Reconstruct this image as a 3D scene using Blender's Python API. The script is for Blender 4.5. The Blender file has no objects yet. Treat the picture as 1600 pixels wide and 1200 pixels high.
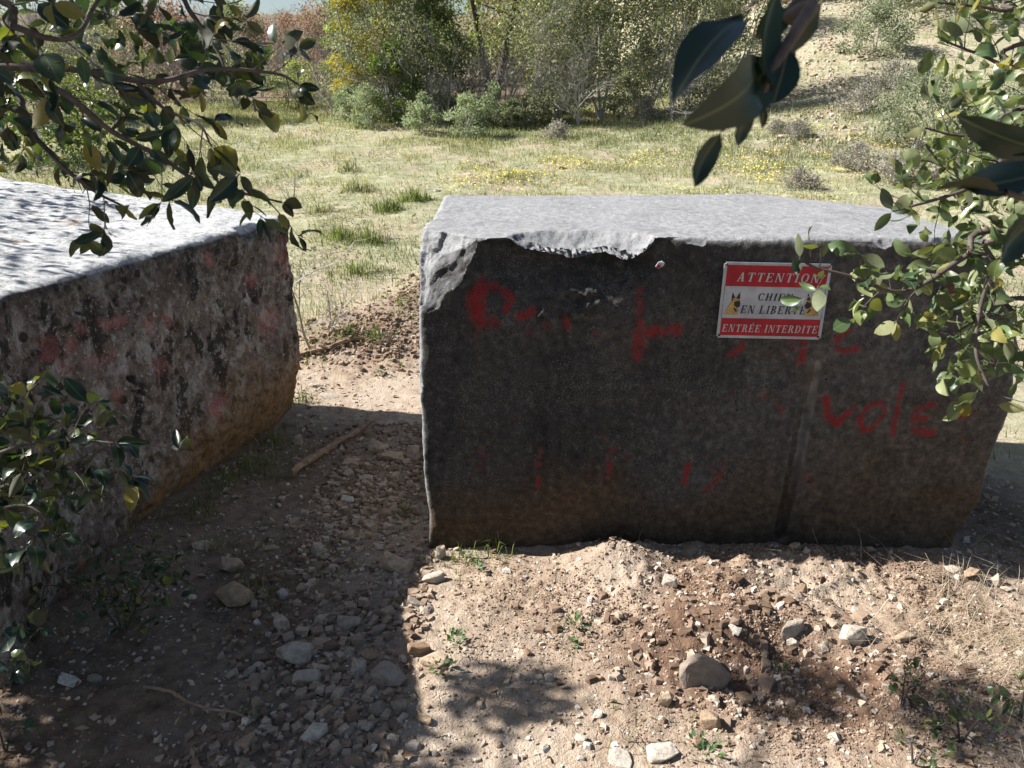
import bpy, bmesh, math, random
import numpy as np
from mathutils import Vector, Matrix, Euler

random.seed(7)
rng = np.random.default_rng(7)
scene = bpy.context.scene
col = scene.collection

# ------------------------------------------------------------------ camera, sky, sun, exposure
CAM_H, PITCH, FPX = 1.65, math.radians(20.0), 1256.0
cam_data = bpy.data.cameras.new("camera")
cam_data.sensor_width = 36.0
cam_data.lens = 36.0 * FPX / 1600.0
cam_data.clip_start = 0.05
cam_data.clip_end = 900.0
cam_data.dof.use_dof = True
cam_data.dof.focus_distance = 3.0
cam_data.dof.aperture_fstop = 14.0
cam = bpy.data.objects.new("camera", cam_data)
cam.location = (0, 0, CAM_H)
cam.rotation_euler = (math.radians(90) - PITCH, 0, 0)
col.objects.link(cam)
scene.camera = cam

SUN = Vector((-1.2, 0.19, 1.0)).normalized()          # towards the sun
world = bpy.data.worlds.new("World")
scene.world = world
world.use_nodes = True
wn = world.node_tree
sky = wn.nodes.new("ShaderNodeTexSky")
sky.sky_type = 'NISHITA'
sky.sun_disc = False
sky.sun_elevation = math.asin(SUN.z)
sky.sun_rotation = math.atan2(SUN.x, SUN.y)
sky.air_density = 1.0
sky.dust_density = 1.2
bg = wn.nodes["Background"]
bg.inputs[1].default_value = 0.05
wn.links.new(sky.outputs[0], bg.inputs[0])
sun_data = bpy.data.lights.new("sun", 'SUN')
sun_data.energy = 5.0
sun_data.angle = math.radians(0.53)
sun_data.color = (1.0, 0.97, 0.925)
sun = bpy.data.objects.new("sun", sun_data)
sun.rotation_euler = SUN.to_track_quat('Z', 'Y').to_euler()
sun.location = (-6, 1, 6)
col.objects.link(sun)
vs = scene.view_settings
vs.view_transform = 'Standard'
vs.look = 'None'
vs.gamma = 1.0
vs.use_curve_mapping = False
vs.exposure = 1.22
scene.cycles.max_bounces = 6
scene.cycles.diffuse_bounces = 3
scene.cycles.transmission_bounces = 4
scene.cycles.transparent_max_bounces = 4

# ------------------------------------------------------------------ numeric helpers
def _hash(ix, iy, iz, seed):
    h = (ix.astype(np.int64) * 374761393 + iy.astype(np.int64) * 668265263 +
         iz.astype(np.int64) * 1274126177 + seed * 974634777) & 0xFFFFFFFF
    h = ((h ^ (h >> 13)) * 1274126177) & 0xFFFFFFFF
    h = ((h ^ (h >> 16)) * 2246822519) & 0xFFFFFFFF
    h = h ^ (h >> 15)
    return (h & 0xFFFFFF).astype(np.float64) / 0xFFFFFF

def vnoise(p, seed=0):
    f = np.floor(p); t = p - f; t = t * t * (3 - 2 * t)
    i = f.astype(np.int64)
    out = 0
    for dx in (0, 1):
        wx = t[:, 0] if dx else 1 - t[:, 0]
        for dy in (0, 1):
            wy = t[:, 1] if dy else 1 - t[:, 1]
            for dz in (0, 1):
                wz = t[:, 2] if dz else 1 - t[:, 2]
                out = out + wx * wy * wz * _hash(i[:, 0] + dx, i[:, 1] + dy, i[:, 2] + dz, seed)
    return out * 2 - 1

def fbm(p, freq=1.0, octv=4, gain=0.5, seed=0):
    out = np.zeros(len(p)); a = 1.0; tot = 0
    q = np.asarray(p, float) * freq
    for o in range(octv):
        out += a * vnoise(q + 17.3 * o, seed + o); tot += a
        a *= gain; q = q * 2.03
    return out / tot

def sstep(a, b, x):
    t = np.clip((np.asarray(x, float) - a) / (b - a), 0, 1)
    return t * t * (3 - 2 * t)

def xy0(x, y):
    x = np.asarray(x, float).ravel(); y = np.asarray(y, float).ravel()
    return np.stack([x, y, np.zeros_like(x)], 1)

# ------------------------------------------------------------------ pixel -> world (only for laying things out where they stand)
CP, SP = math.cos(PITCH), math.sin(PITCH)
def ray(px, py):
    a = (px - 800) / FPX; b = (600 - py) / FPX
    return Vector((a, CP + b * SP, -SP + b * CP))
def at(px, py, depth):                      # point at a given depth along the view axis
    return Vector((0, 0, CAM_H)) + ray(px, py) * depth

# ------------------------------------------------------------------ terrain
def gauss2(x, y, cx, cy, sx, sy, ang=0.0):
    c, s = math.cos(ang), math.sin(ang)
    u = (x - cx) * c + (y - cy) * s; v = -(x - cx) * s + (y - cy) * c
    return np.exp(-(u / sx) ** 2 - (v / sy) ** 2)

def ground_base(x, y):
    x = np.asarray(x, float); y = np.asarray(y, float)
    z = 0.10 * np.clip(y - 3.9, 0, 11.1) + 0.052 * np.clip(y - 15.0, 0, 60)
    z = z + 0.12 * np.clip(x - 2.0, 0, 14) * sstep(9, 17, y)
    z = z + 0.22 * np.clip(y - 17, 0, 26) * sstep(3.5, 8, x)
    z = z + 0.10 * np.clip(y - 75, 0, 200)
    z = z + 0.05 * np.clip(x - 3.2, 0, 6) * sstep(9, 4, y)
    return z

def loose(x, y):                            # how much the earth is dug up and crumbly
    m = 1.0 * gauss2(x, y, 1.0, 2.35, 1.0, 0.42)
    m = np.maximum(m, gauss2(x, y, 0.95, 1.95, 0.55, 0.35))
    m = np.maximum(m, 0.9 * gauss2(x, y, -0.55, 6.0, 0.28, 0.75, -0.2))
    m = np.maximum(m, 0.9 * gauss2(x, y, -0.85, 5.0, 0.42, 0.35))
    m = np.maximum(m, 0.7 * gauss2(x, y, -0.72, 1.55, 0.5, 0.25))
    return np.clip(m * 1.25, 0, 1)

def ground_z(x, y, detail=True):
    x = np.atleast_1d(np.asarray(x, float)); y = np.atleast_1d(np.asarray(y, float))
    z = ground_base(x, y)
    # earth thrown up against the front of the right block
    z = z + 0.095 * gauss2(x, y, 0.36, 2.52, 0.17, 0.14) + 0.06 * gauss2(x, y, 1.05, 2.52, 0.35, 0.12) \
          + 0.05 * gauss2(x, y, 1.55, 2.48, 0.2, 0.13) + 0.035 * gauss2(x, y, 0.75, 2.3, 0.5, 0.25)
    z = z - 0.05 * gauss2(x, y, 0.72, 2.0, 0.22, 0.1) + 0.035 * gauss2(x, y, 0.75, 2.18, 0.3, 0.1)
    # banks at the feet of the left block and along the gap
    z = z + 0.03 * gauss2(x, y, -1.35, 3.1, 0.2, 0.6, -0.3) + 0.10 * gauss2(x, y, -1.0, 5.3, 0.5, 0.5)
    z = z + 0.10 * gauss2(x, y, -0.5, 6.2, 0.3, 0.5)
    if not detail:
        return z
    p = xy0(x, y)
    near = sstep(9, 5, y) * sstep(6, 3.5, np.abs(x))
    L = loose(x, y)
    z = z + 0.02 * fbm(p, 1.6, 3, seed=3) + 0.06 * fbm(p, 0.35, 3, seed=5) * sstep(5, 9, y)
    z = z + near * (0.006 + 0.026 * L) * fbm(p, 7, 4, 0.6, seed=11)
    r = 1 - np.abs(fbm(p, 16, 3, 0.55, seed=21)) * 2.2
    z = z + near * L * 0.020 * np.clip(r, -0.6, 1) * (0.5 + 0.5 * fbm(p, 4, 2, seed=30))
    b = np.clip(fbm(p, 28, 2, 0.6, seed=41), 0, 1)
    z = z + near * (0.004 + 0.022 * L) * b
    z = z + (1 - near) * 0.05 * fbm(p, 1.1, 3, seed=51) * sstep(30, 12, y)
    return z

def gz(x, y):
    return float(ground_z(x, y)[0])

def ground_at(px, py):                      # where the line of sight meets the ground
    d = ray(px, py); o = Vector((0, 0, CAM_H))
    t = np.concatenate([np.arange(0.8, 12, 0.01), np.arange(12, 90, 0.05)])
    X = d.x * t; Y = d.y * t; Z = CAM_H + d.z * t
    g = ground_z(X, Y, False)
    k = np.argmax(Z < g) if np.any(Z < g) else len(t) - 1
    return Vector((X[k], Y[k], gz(X[k], Y[k])))

# ------------------------------------------------------------------ object helpers
def tag(o, label=None, cat=None, group=None, kind=None):
    if label: o["label"] = label
    if cat: o["category"] = cat
    if group: o["group"] = group
    if kind: o["kind"] = kind
    return o

def mesh_np(name, V, F, smooth=False, attrs=None):
    V = np.asarray(V, np.float32); F = np.asarray(F, np.int32)
    me = bpy.data.meshes.new(name)
    n, k = F.shape
    me.vertices.add(len(V)); me.vertices.foreach_set("co", V.ravel())
    me.loops.add(n * k); me.loops.foreach_set("vertex_index", F.ravel())
    me.polygons.add(n)
    me.polygons.foreach_set("loop_start", np.arange(0, n * k, k, dtype=np.int32))
    me.polygons.foreach_set("loop_total", np.full(n, k, np.int32))
    me.polygons.foreach_set("use_smooth", np.full(n, bool(smooth)))
    me.update(calc_edges=True)
    for an, av in (attrs or {}).items():
        a = me.attributes.new(an, 'FLOAT', 'POINT')
        a.data.foreach_set("value", np.asarray(av, np.float32).ravel())
    return me

def link(name, me, mat=None, parent=None, loc=None):
    o = bpy.data.objects.new(name, me)
    if mat is not None and me is not None and len(me.materials) == 0:
        me.materials.append(mat)
    if parent is not None: o.parent = parent
    if loc is not None: o.location = loc
    col.objects.link(o)
    return o

def empty(name, loc, label, cat, group=None):
    o = bpy.data.objects.new(name, None)
    o.empty_display_size = 0.1
    o.location = loc
    col.objects.link(o)
    return tag(o, label, cat, group)

def segs_mesh(P0, P1, R0, R1, sides=4):
    """tapered prisms for many segments at once"""
    P0 = np.asarray(P0, float); P1 = np.asarray(P1, float)
    R0 = np.asarray(R0, float); R1 = np.asarray(R1, float)
    d = P1 - P0; L = np.linalg.norm(d, axis=1, keepdims=True); d = d / np.maximum(L, 1e-9)
    up = np.where(np.abs(d[:, 2:3]) > 0.9, np.array([[1., 0, 0]]), np.array([[0, 0, 1.]]))
    u = np.cross(d, up); u /= np.maximum(np.linalg.norm(u, axis=1, keepdims=True), 1e-9)
    v = np.cross(d, u)
    n = len(P0); V = np.zeros((n, 2 * sides, 3))
    for s in range(sides):
        a = 2 * math.pi * s / sides
        o = u * math.cos(a) + v * math.sin(a)
        V[:, s] = P0 + o * R0[:, None]; V[:, sides + s] = P1 + o * R1[:, None]
    base = (np.arange(n) * 2 * sides)[:, None]
    F = [np.concatenate([base + s, base + (s + 1) % sides, base + sides + (s + 1) % sides, base + sides + s], 1) for s in range(sides)]
    return V.reshape(-1, 3), np.concatenate(F, 0)

def smooth_path(pts, n=8):
    pts = [Vector(p) for p in pts]
    P = [pts[0] * 2 - pts[1]] + pts + [pts[-1] * 2 - pts[-2]]
    out = []
    for i in range(1, len(P) - 2):
        for k in range(n):
            t = k / n
            a, b, c, d = P[i - 1], P[i], P[i + 1], P[i + 2]
            out.append(0.5 * ((2 * b) + (c - a) * t + (2 * a - 5 * b + 4 * c - d) * t * t + (3 * b - a - 3 * c + d) * t ** 3))
    out.append(pts[-1])
    return out

def tube(path, r0, r1, sides=7, cap=True, wob=0.0):
    """one continuous tapered tube"""
    V = []; F = []
    n = len(path)
    prev = None
    for i, p in enumerate(path):
        d = (path[min(i + 1, n - 1)] - path[max(i - 1, 0)]).normalized()
        u = (prev - d * prev.dot(d)) if prev is not None else d.orthogonal()
        u.normalize(); prev = u
        v = d.cross(u)
        r = r0 + (r1 - r0) * i / (n - 1)
        for s in range(sides):
            a = 2 * math.pi * s / sides
            rr = r * (1 + wob * (random.random() - 0.5))
            V.append(p + (u * math.cos(a) + v * math.sin(a)) * rr)
    for i in range(n - 1):
        for s in range(sides):
            F.append((i * sides + s, i * sides + (s + 1) % sides, (i + 1) * sides + (s + 1) % sides, (i + 1) * sides + s))
    return [tuple(v) for v in V], F

def leaf_cards(P, D, N, L, W):
    """rhombic leaves folded on the midrib: base, left, tip, right"""
    D = D / np.maximum(np.linalg.norm(D, axis=1, keepdims=True), 1e-9)
    S = np.cross(D, N); S /= np.maximum(np.linalg.norm(S, axis=1, keepdims=True), 1e-9)
    M = np.cross(S, D)
    L = L[:, None]; W = W[:, None]
    n = len(P); V = np.zeros((n, 4, 3))
    V[:, 0] = P; V[:, 1] = P + D * L * 0.5 + S * W * 0.5 + M * W * 0.15
    V[:, 2] = P + D * L; V[:, 3] = P + D * L * 0.5 - S * W * 0.5 + M * W * 0.15
    b = (np.arange(n) * 4)[:, None]
    F = np.concatenate([b, b + 1, b + 2, b + 3], 1)
    T = np.concatenate([F[:, [0, 1, 2]], F[:, [0, 2, 3]]], 0)
    return V.reshape(-1, 3), T

def rand_unit(n):
    v = rng.normal(size=(n, 3))
    return v / np.linalg.norm(v, axis=1, keepdims=True)

# ------------------------------------------------------------------ materials
def new_mat(name):
    m = bpy.data.materials.new(name); m.use_nodes = True
    nt = m.node_tree
    for n in list(nt.nodes): nt.nodes.remove(n)
    out = nt.nodes.new("ShaderNodeOutputMaterial")
    return m, nt, out

class NT:
    def __init__(s, nt): s.nt = nt
    def n(s, t, **kw):
        nd = s.nt.nodes.new(t)
        for k, v in kw.items(): setattr(nd, k, v)
        return nd
    def set(s, sock, v):
        if hasattr(v, "is_output") or isinstance(v, bpy.types.NodeSocket): s.nt.links.new(v, sock)
        else: sock.default_value = v
    def attr(s, name):
        a = s.n("ShaderNodeAttribute"); a.attribute_name = name
        return a.outputs["Fac"]
    def coord(s, which="Object"):
        return s.n("ShaderNodeTexCoord").outputs[which]
    def noise(s, scale, detail=4, rough=0.55, vec=None, dist=0.0):
        a = s.n("ShaderNodeTexNoise")
        a.inputs["Scale"].default_value = scale; a.inputs["Detail"].default_value = detail
        a.inputs["Roughness"].default_value = rough; a.inputs["Distortion"].default_value = dist
        if vec is not None: s.nt.links.new(vec, a.inputs["Vector"])
        return a.outputs["Fac"]
    def voro(s, scale, vec=None, feature='F1', out="Distance"):
        a = s.n("ShaderNodeTexVoronoi"); a.feature = feature
        a.inputs["Scale"].default_value = scale
        if vec is not None: s.nt.links.new(vec, a.inputs["Vector"])
        return a.outputs[out]
    def ramp(s, fac, stops, interp='LINEAR'):
        a = s.n("ShaderNodeValToRGB"); a.color_ramp.interpolation = interp
        e = a.color_ramp.elements
        while len(e) < len(stops): e.new(0.5)
        for el, (p, c) in zip(e, stops):
            el.position = p
            el.color = (c, c, c, 1) if isinstance(c, (int, float)) else (*c, 1)
        s.nt.links.new(fac, a.inputs[0])
        return a.outputs[0]
    def mix(s, fac, a, b, mode='MIX'):
        m = s.n("ShaderNodeMix", data_type='RGBA', blend_type=mode)
        s.set(m.inputs[0], fac)
        for sock, v in ((m.inputs[6], a), (m.inputs[7], b)):
            s.set(sock, (*v, 1) if isinstance(v, tuple) and len(v) == 3 else v)
        return m.outputs[2]
    def math(s, op, a, b=0.0, clamp=False):
        m = s.n("ShaderNodeMath", operation=op); m.use_clamp = clamp
        s.set(m.inputs[0], a); s.set(m.inputs[1], b)
        return m.outputs[0]
    def bump(s, h, strength=0.5, dist=0.01, normal=None):
        b = s.n("ShaderNodeBump"); b.inputs["Strength"].default_value = strength; b.inputs["Distance"].default_value = dist
        s.nt.links.new(h, b.inputs["Height"])
        if normal is not None: s.nt.links.new(normal, b.inputs["Normal"])
        return b.outputs[0]
    def bsdf(s, color, rough=0.8, spec=0.3, normal=None, metal=0.0):
        b = s.n("ShaderNodeBsdfPrincipled")
        s.set(b.inputs["Base Color"], (*color, 1) if isinstance(color, tuple) else color)
        s.set(b.inputs["Roughness"], rough)
        b.inputs["Specular IOR Level"].default_value = spec
        b.inputs["Metallic"].default_value = metal
        if normal is not None: s.nt.links.new(normal, b.inputs["Normal"])
        return b.outputs[0]

def mat_simple(name, color, rough=0.7, spec=0.3, metal=0.0, noise_scale=None, amount=0.35, bump=0.0):
    m, nt, out = new_mat(name); q = NT(nt)
    c = color; nrm = None
    if noise_scale:
        f = q.noise(noise_scale, 4, 0.6, q.coord())
        dark = tuple(v * (1 - amount) for v in color); lite = tuple(min(1, v * (1 + amount)) for v in color)
        c = q.ramp(f, [(0.3, dark), (0.7, lite)])
        if bump: nrm = q.bump(f, bump, 0.004)
    nt.links.new(q.bsdf(c, rough, spec, nrm, metal), out.inputs[0])
    return m

def mat_ground():
    m, nt, out = new_mat("earth"); q = NT(nt)
    v = q.coord()
    n1 = q.noise(2.3, 5, 0.6, v); n2 = q.noise(22, 5, 0.65, v); n3 = q.noise(120, 3, 0.7, v)
    dry = q.ramp(n2, [(0.25, (0.205, 0.145, 0.100)), (0.5, (0.36, 0.277, 0.202)), (0.75, (0.54, 0.445, 0.345))])
    pale = q.ramp(n3, [(0.3, (0.33, 0.258, 0.196)), (0.7, (0.57, 0.485, 0.395))])
    earth = q.mix(q.ramp(n1, [(0.4, 0.0), (0.65, 0.7)]), dry, pale)
    dug = q.ramp(n2, [(0.3, (0.095, 0.056, 0.037)), (0.6, (0.205, 0.130, 0.088)), (0.8, (0.34, 0.235, 0.165))])
    c = q.mix(q.attr("dug"), earth, dug)
    humus_shade = q.ramp(n2, [(0.3, (0.040, 0.025, 0.017)), (0.7, (0.155, 0.100, 0.067))])  # humus tone, deepened to carry the shade on path and left corner
    c = q.mix(q.attr("humus_shade"), c, humus_shade)
    turf = q.ramp(q.noise(6, 6, 0.7, v), [(0.3, (0.15, 0.160, 0.085)), (0.5, (0.285, 0.283, 0.172)), (0.72, (0.46, 0.435, 0.315))])
    gr = q.math('MULTIPLY', q.attr("turf"), q.ramp(q.noise(1.4, 6, 0.75, v), [(0.36, 0.1), (0.52, 1.0)]))
    c = q.mix(gr, c, turf)
    # white chips of limestone mixed through the soil
    ch = q.ramp(q.voro(55, v, out="Distance"), [(0.16, 1.0), (0.26, 0.0)])
    ch = q.math('MULTIPLY', ch, q.ramp(q.noise(9, 3, 0.6, v), [(0.52, 0.0), (0.62, 1.0)]))
    c = q.mix(q.math('MULTIPLY', ch, q.attr("chips")), c, (0.62, 0.54, 0.44))
    hgt = q.math('ADD', q.math('MULTIPLY', n2, 0.7), q.math('MULTIPLY', n3, 0.5))
    wv = q.n("ShaderNodeTexNoise"); wv.inputs["Scale"].default_value = 9; wv.inputs["Detail"].default_value = 4; nt.links.new(v, wv.inputs["Vector"])
    wob = q.n("ShaderNodeVectorMath", operation='MULTIPLY_ADD')
    nt.links.new(wv.outputs["Color"], wob.inputs[0]); wob.inputs[1].default_value = (0.16, 0.16, 0.16); nt.links.new(v, wob.inputs[2])
    cr = q.ramp(q.voro(9, wob.outputs[0], 'DISTANCE_TO_EDGE'), [(0.0, 0.0), (0.022, 1.0)])
    crack = q.math('MULTIPLY', q.math('SUBTRACT', 1.0, cr), q.math('MULTIPLY', q.attr("crack"), q.ramp(q.noise(3.3, 3, 0.6, v), [(0.47, 0.0), (0.62, 0.8)])))
    hgt = q.math('SUBTRACT', hgt, q.math('MULTIPLY', crack, 0.7))
    c = q.mix(q.math('MULTIPLY', crack, 0.45), c, (0.14, 0.10, 0.07))
    nt.links.new(q.bsdf(c, 0.95, 0.1, q.bump(hgt, 0.75, 0.02)), out.inputs[0])
    return m

def mat_right_block():
    m, nt, out = new_mat("weathered_limestone_dark"); q = NT(nt)
    v = q.coord()
    n1 = q.noise(3.0, 5, 0.6, v); n2 = q.noise(35, 5, 0.7, v); n3 = q.noise(170, 3, 0.7, v)
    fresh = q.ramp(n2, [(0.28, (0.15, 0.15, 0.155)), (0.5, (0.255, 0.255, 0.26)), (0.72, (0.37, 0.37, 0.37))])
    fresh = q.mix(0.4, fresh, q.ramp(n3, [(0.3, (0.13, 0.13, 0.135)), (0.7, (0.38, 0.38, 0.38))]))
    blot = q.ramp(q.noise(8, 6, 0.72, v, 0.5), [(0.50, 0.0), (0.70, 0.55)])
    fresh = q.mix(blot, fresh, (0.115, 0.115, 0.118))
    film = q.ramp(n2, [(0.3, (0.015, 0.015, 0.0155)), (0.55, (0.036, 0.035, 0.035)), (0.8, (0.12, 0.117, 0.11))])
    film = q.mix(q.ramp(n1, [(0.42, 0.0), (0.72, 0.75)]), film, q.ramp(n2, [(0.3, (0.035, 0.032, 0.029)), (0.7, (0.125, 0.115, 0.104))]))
    # rain streaks down the face and a crust of pale grains
    mp = q.n("ShaderNodeMapping"); mp.inputs["Scale"].default_value = (13, 13, 2.2); nt.links.new(v, mp.inputs["Vector"])
    st = q.noise(1.0, 5, 0.7, mp.outputs[0], 0.9)
    film = q.mix(q.ramp(st, [(0.52, 0.0), (0.75, 0.35)]), film, q.ramp(n3, [(0.3, (0.04, 0.037, 0.034)), (0.7, (0.14, 0.13, 0.12))]))
    film = q.mix(q.ramp(st, [(0.30, 0.5), (0.42, 0.0)]), film, (0.010, 0.010, 0.0105))
    gn = q.math('MULTIPLY', q.ramp(q.noise(260, 2, 0.8, v), [(0.56, 0.0), (0.63, 1.0)]), q.ramp(q.noise(4.0, 4, 0.65, v), [(0.42, 0.08), (0.62, 0.75)]))
    film = q.mix(gn, film, (0.23, 0.22, 0.205))
    sp = q.ramp(q.voro(75, v), [(0.10, 1.0), (0.2, 0.0)])
    sp = q.math('MULTIPLY', sp, q.ramp(q.noise(14, 3, 0.6, v), [(0.5, 0.0), (0.66, 0.8)]))
    film = q.mix(sp, film, (0.26, 0.25, 0.235))
    worn = q.math('MULTIPLY', q.attr("worn"), q.ramp(q.noise(7, 6, 0.72, v), [(0.36, 0.15), (0.60, 1.0)]))
    film = q.mix(worn, film, q.ramp(n2, [(0.28, (0.056, 0.053, 0.049)), (0.5, (0.108, 0.102, 0.095)), (0.75, (0.22, 0.21, 0.197))]))
    pit = q.math('MULTIPLY', q.ramp(q.voro(38, v), [(0.10, 1.0), (0.17, 0.0)]), q.ramp(q.noise(6, 3, 0.6, v), [(0.5, 0.0), (0.6, 1.0)]))
    film = q.mix(pit, film, (0.012, 0.011, 0.010))
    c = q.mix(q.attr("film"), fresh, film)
    och = q.ramp(n2, [(0.3, (0.040, 0.022, 0.010)), (0.6, (0.105, 0.062, 0.028)), (0.8, (0.20, 0.135, 0.072))])
    c = q.mix(q.attr("ochre"), c, och)
    c = q.mix(q.attr("scale"), c, (0.30, 0.28, 0.25))  # pale scale, plus the bright side of the groove painted in
    red = q.ramp(n3, [(0.3, (0.16, 0.012, 0.014)), (0.7, (0.34, 0.026, 0.028))])
    c = q.mix(q.attr("paint"), c, red)
    h = q.math('ADD', q.math('MULTIPLY', n2, 0.6), q.math('MULTIPLY', n3, 0.5))
    nt.links.new(q.bsdf(c, 0.9, 0.2, q.bump(h, 0.7, 0.010)), out.inputs[0])
    return m

def mat_left_block():
    m, nt, out = new_mat("lichen_limestone"); q = NT(nt)
    v = q.coord()
    n1 = q.noise(13, 6, 0.7, v, 0.2); n2 = q.noise(30, 5, 0.7, v); n3 = q.noise(120, 3, 0.7, v)
    n4 = q.noise(17, 5, 0.66, v, 0.2)
    mp = q.n("ShaderNodeMapping"); mp.inputs["Scale"].default_value = (1.15, 1.15, 0.8); nt.links.new(v, mp.inputs["Vector"]); vm = mp.outputs[0]
    side = q.ramp(n2, [(0.28, (0.058, 0.043, 0.035)), (0.5, (0.135, 0.107, 0.090)), (0.75, (0.25, 0.212, 0.186))])
    side = q.mix(q.ramp(q.noise(8, 7, 0.75, vm), [(0.50, 0.0), (0.61, 0.85)]), side, q.ramp(n3, [(0.3, (0.23, 0.208, 0.19)), (0.7, (0.40, 0.37, 0.34))]))
    side = q.mix(q.ramp(q.noise(6.5, 7, 0.74, vm, 0.3), [(0.525, 0.0), (0.575, 0.92)]), side, q.ramp(n3, [(0.3, (0.012, 0.011, 0.0095)), (0.7, (0.045, 0.039, 0.032))]))
    side = q.mix(q.ramp(q.noise(55, 3, 0.7, v), [(0.60, 0.0), (0.68, 0.8)]), side, (0.42, 0.40, 0.375))
    spots = q.ramp(q.voro(13, v), [(0.20, 1.0), (0.27, 0.0)])
    spots = q.math('MULTIPLY', spots, q.ramp(q.noise(3.1, 3, 0.5, v), [(0.5, 0.0), (0.58, 0.9)]))
    side = q.mix(spots, side, (0.022, 0.020, 0.017))
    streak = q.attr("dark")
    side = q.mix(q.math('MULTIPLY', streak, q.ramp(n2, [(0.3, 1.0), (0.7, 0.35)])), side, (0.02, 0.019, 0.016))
    top = q.ramp(q.noise(45, 5, 0.75, v), [(0.34, (0.17, 0.167, 0.163)), (0.46, (0.33, 0.33, 0.328)), (0.58, (0.50, 0.50, 0.495))])
    top = q.mix(q.ramp(q.noise(5, 5, 0.7, v), [(0.46, 0.0), (0.60, 0.7)]), top, (0.50, 0.50, 0.495))
    top = q.mix(q.ramp(q.noise(21, 6, 0.78, v), [(0.56, 0.0), (0.64, 0.8)]), top, (0.15, 0.145, 0.135))
    top = q.mix(q.ramp(q.noise(4.7, 5, 0.75, v), [(0.62, 0.0), (0.68, 0.8)]), top, (0.27, 0.155, 0.075))
    c = q.mix(q.attr("top"), side, top)
    och = q.ramp(n2, [(0.28, (0.10, 0.052, 0.022)), (0.55, (0.235, 0.135, 0.060)), (0.8, (0.34, 0.22, 0.115))])
    c = q.mix(q.attr("ochre"), c, och)
    pk = q.ramp(n3, [(0.3, (0.22, 0.055, 0.052)), (0.7, (0.40, 0.17, 0.155))])
    c = q.mix(q.attr("paint"), c, pk)
    h = q.math('ADD', q.math('MULTIPLY', n2, 0.8), q.math('MULTIPLY', n3, 0.4))
    nt.links.new(q.bsdf(c, 0.93, 0.15, q.bump(h, 0.45, 0.008)), out.inputs[0])
    return m

def mat_foliage(name, stops, trans=0.35, rough=0.55, spec=0.3, tcol=None):
    """leaves with a per-leaf tone in the attribute 'tone'"""
    m, nt, out = new_mat(name); q = NT(nt)
    c = q.ramp(q.attr("tone"), stops)
    b = q.bsdf(c, rough, spec)
    t = q.n("ShaderNodeBsdfTranslucent")
    tc = q.mix(1.0, c, tcol or (1.6, 1.7, 0.75), 'MULTIPLY')
    nt.links.new(tc, t.inputs[0])
    mx = q.n("ShaderNodeMixShader"); mx.inputs[0].default_value = trans
    nt.links.new(b, mx.inputs[1]); nt.links.new(t.outputs[0], mx.inputs[2])
    nt.links.new(mx.outputs[0], out.inputs[0])
    return m

def mat_oak_leaf(name, young_lit=False, dark=False):
    """glossy dark upper side, felted pale underside, light through the blade"""
    m, nt, out = new_mat(name); q = NT(nt)
    rnd = q.n("ShaderNodeObjectInfo").outputs["Random"]
    geo = q.n("ShaderNodeNewGeometry").outputs["Backfacing"]
    v = q.coord()
    n = q.noise(9, 4, 0.6, v)
    top = q.ramp(rnd, [(0.0, (0.016, 0.036, 0.020)), (0.55, (0.032, 0.066, 0.024)), (0.82, (0.075, 0.105, 0.026)), (1.0, (0.20, 0.17, 0.03))])
    top = q.mix(q.ramp(n, [(0.4, 0.0), (0.75, 0.5)]), top, (0.085, 0.105, 0.05))
    und = q.ramp(rnd, [(0.0, (0.050, 0.062, 0.034)), (0.6, (0.095, 0.105, 0.046)), (1.0, (0.21, 0.18, 0.05))])
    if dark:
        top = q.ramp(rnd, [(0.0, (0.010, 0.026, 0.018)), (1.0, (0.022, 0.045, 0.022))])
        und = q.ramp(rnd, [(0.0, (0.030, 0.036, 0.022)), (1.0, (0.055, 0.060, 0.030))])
    if young_lit:
        top = q.ramp(rnd, [(0.0, (0.050, 0.090, 0.038)), (0.5, (0.105, 0.160, 0.060)), (0.85, (0.19, 0.225, 0.075)), (1.0, (0.27, 0.23, 0.07))])
        und = q.ramp(rnd, [(0.0, (0.12, 0.150, 0.080)), (0.6, (0.185, 0.215, 0.105)), (1.0, (0.25, 0.24, 0.10))])
    und = q.mix(q.ramp(n, [(0.35, 0.0), (0.8, 0.5)]), und, (0.10, 0.095, 0.05))
    # a paler midrib along the blade
    sx = q.n("ShaderNodeSeparateXYZ"); nt.links.new(v, sx.inputs[0])
    rib = q.ramp(q.math('ABSOLUTE', sx.outputs[0]), [(0.0, 0.7), (0.022, 0.0)])
    top = q.mix(rib, top, (0.17, 0.19, 0.08))
    c = q.mix(geo, top, und)
    rough = q.math('ADD', q.math('MULTIPLY', geo, 0.4), 0.30)
    b = q.bsdf(c, rough, 0.5)
    t = q.n("ShaderNodeBsdfTranslucent")
    tc = q.ramp(rnd, [(0.0, (0.018, 0.034, 0.006)), (0.6, (0.07, 0.105, 0.010)), (0.85, (0.22, 0.26, 0.02)), (1.0, (0.42, 0.31, 0.02))])
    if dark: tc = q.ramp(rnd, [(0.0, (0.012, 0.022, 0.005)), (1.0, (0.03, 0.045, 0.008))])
    nt.links.new(tc, t.inputs[0])
    mx = q.n("ShaderNodeMixShader"); mx.inputs[0].default_value = 0.26
    nt.links.new(b, mx.inputs[1]); nt.links.new(t.outputs[0], mx.inputs[2])
    nt.links.new(mx.outputs[0], out.inputs[0])
    return m

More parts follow.
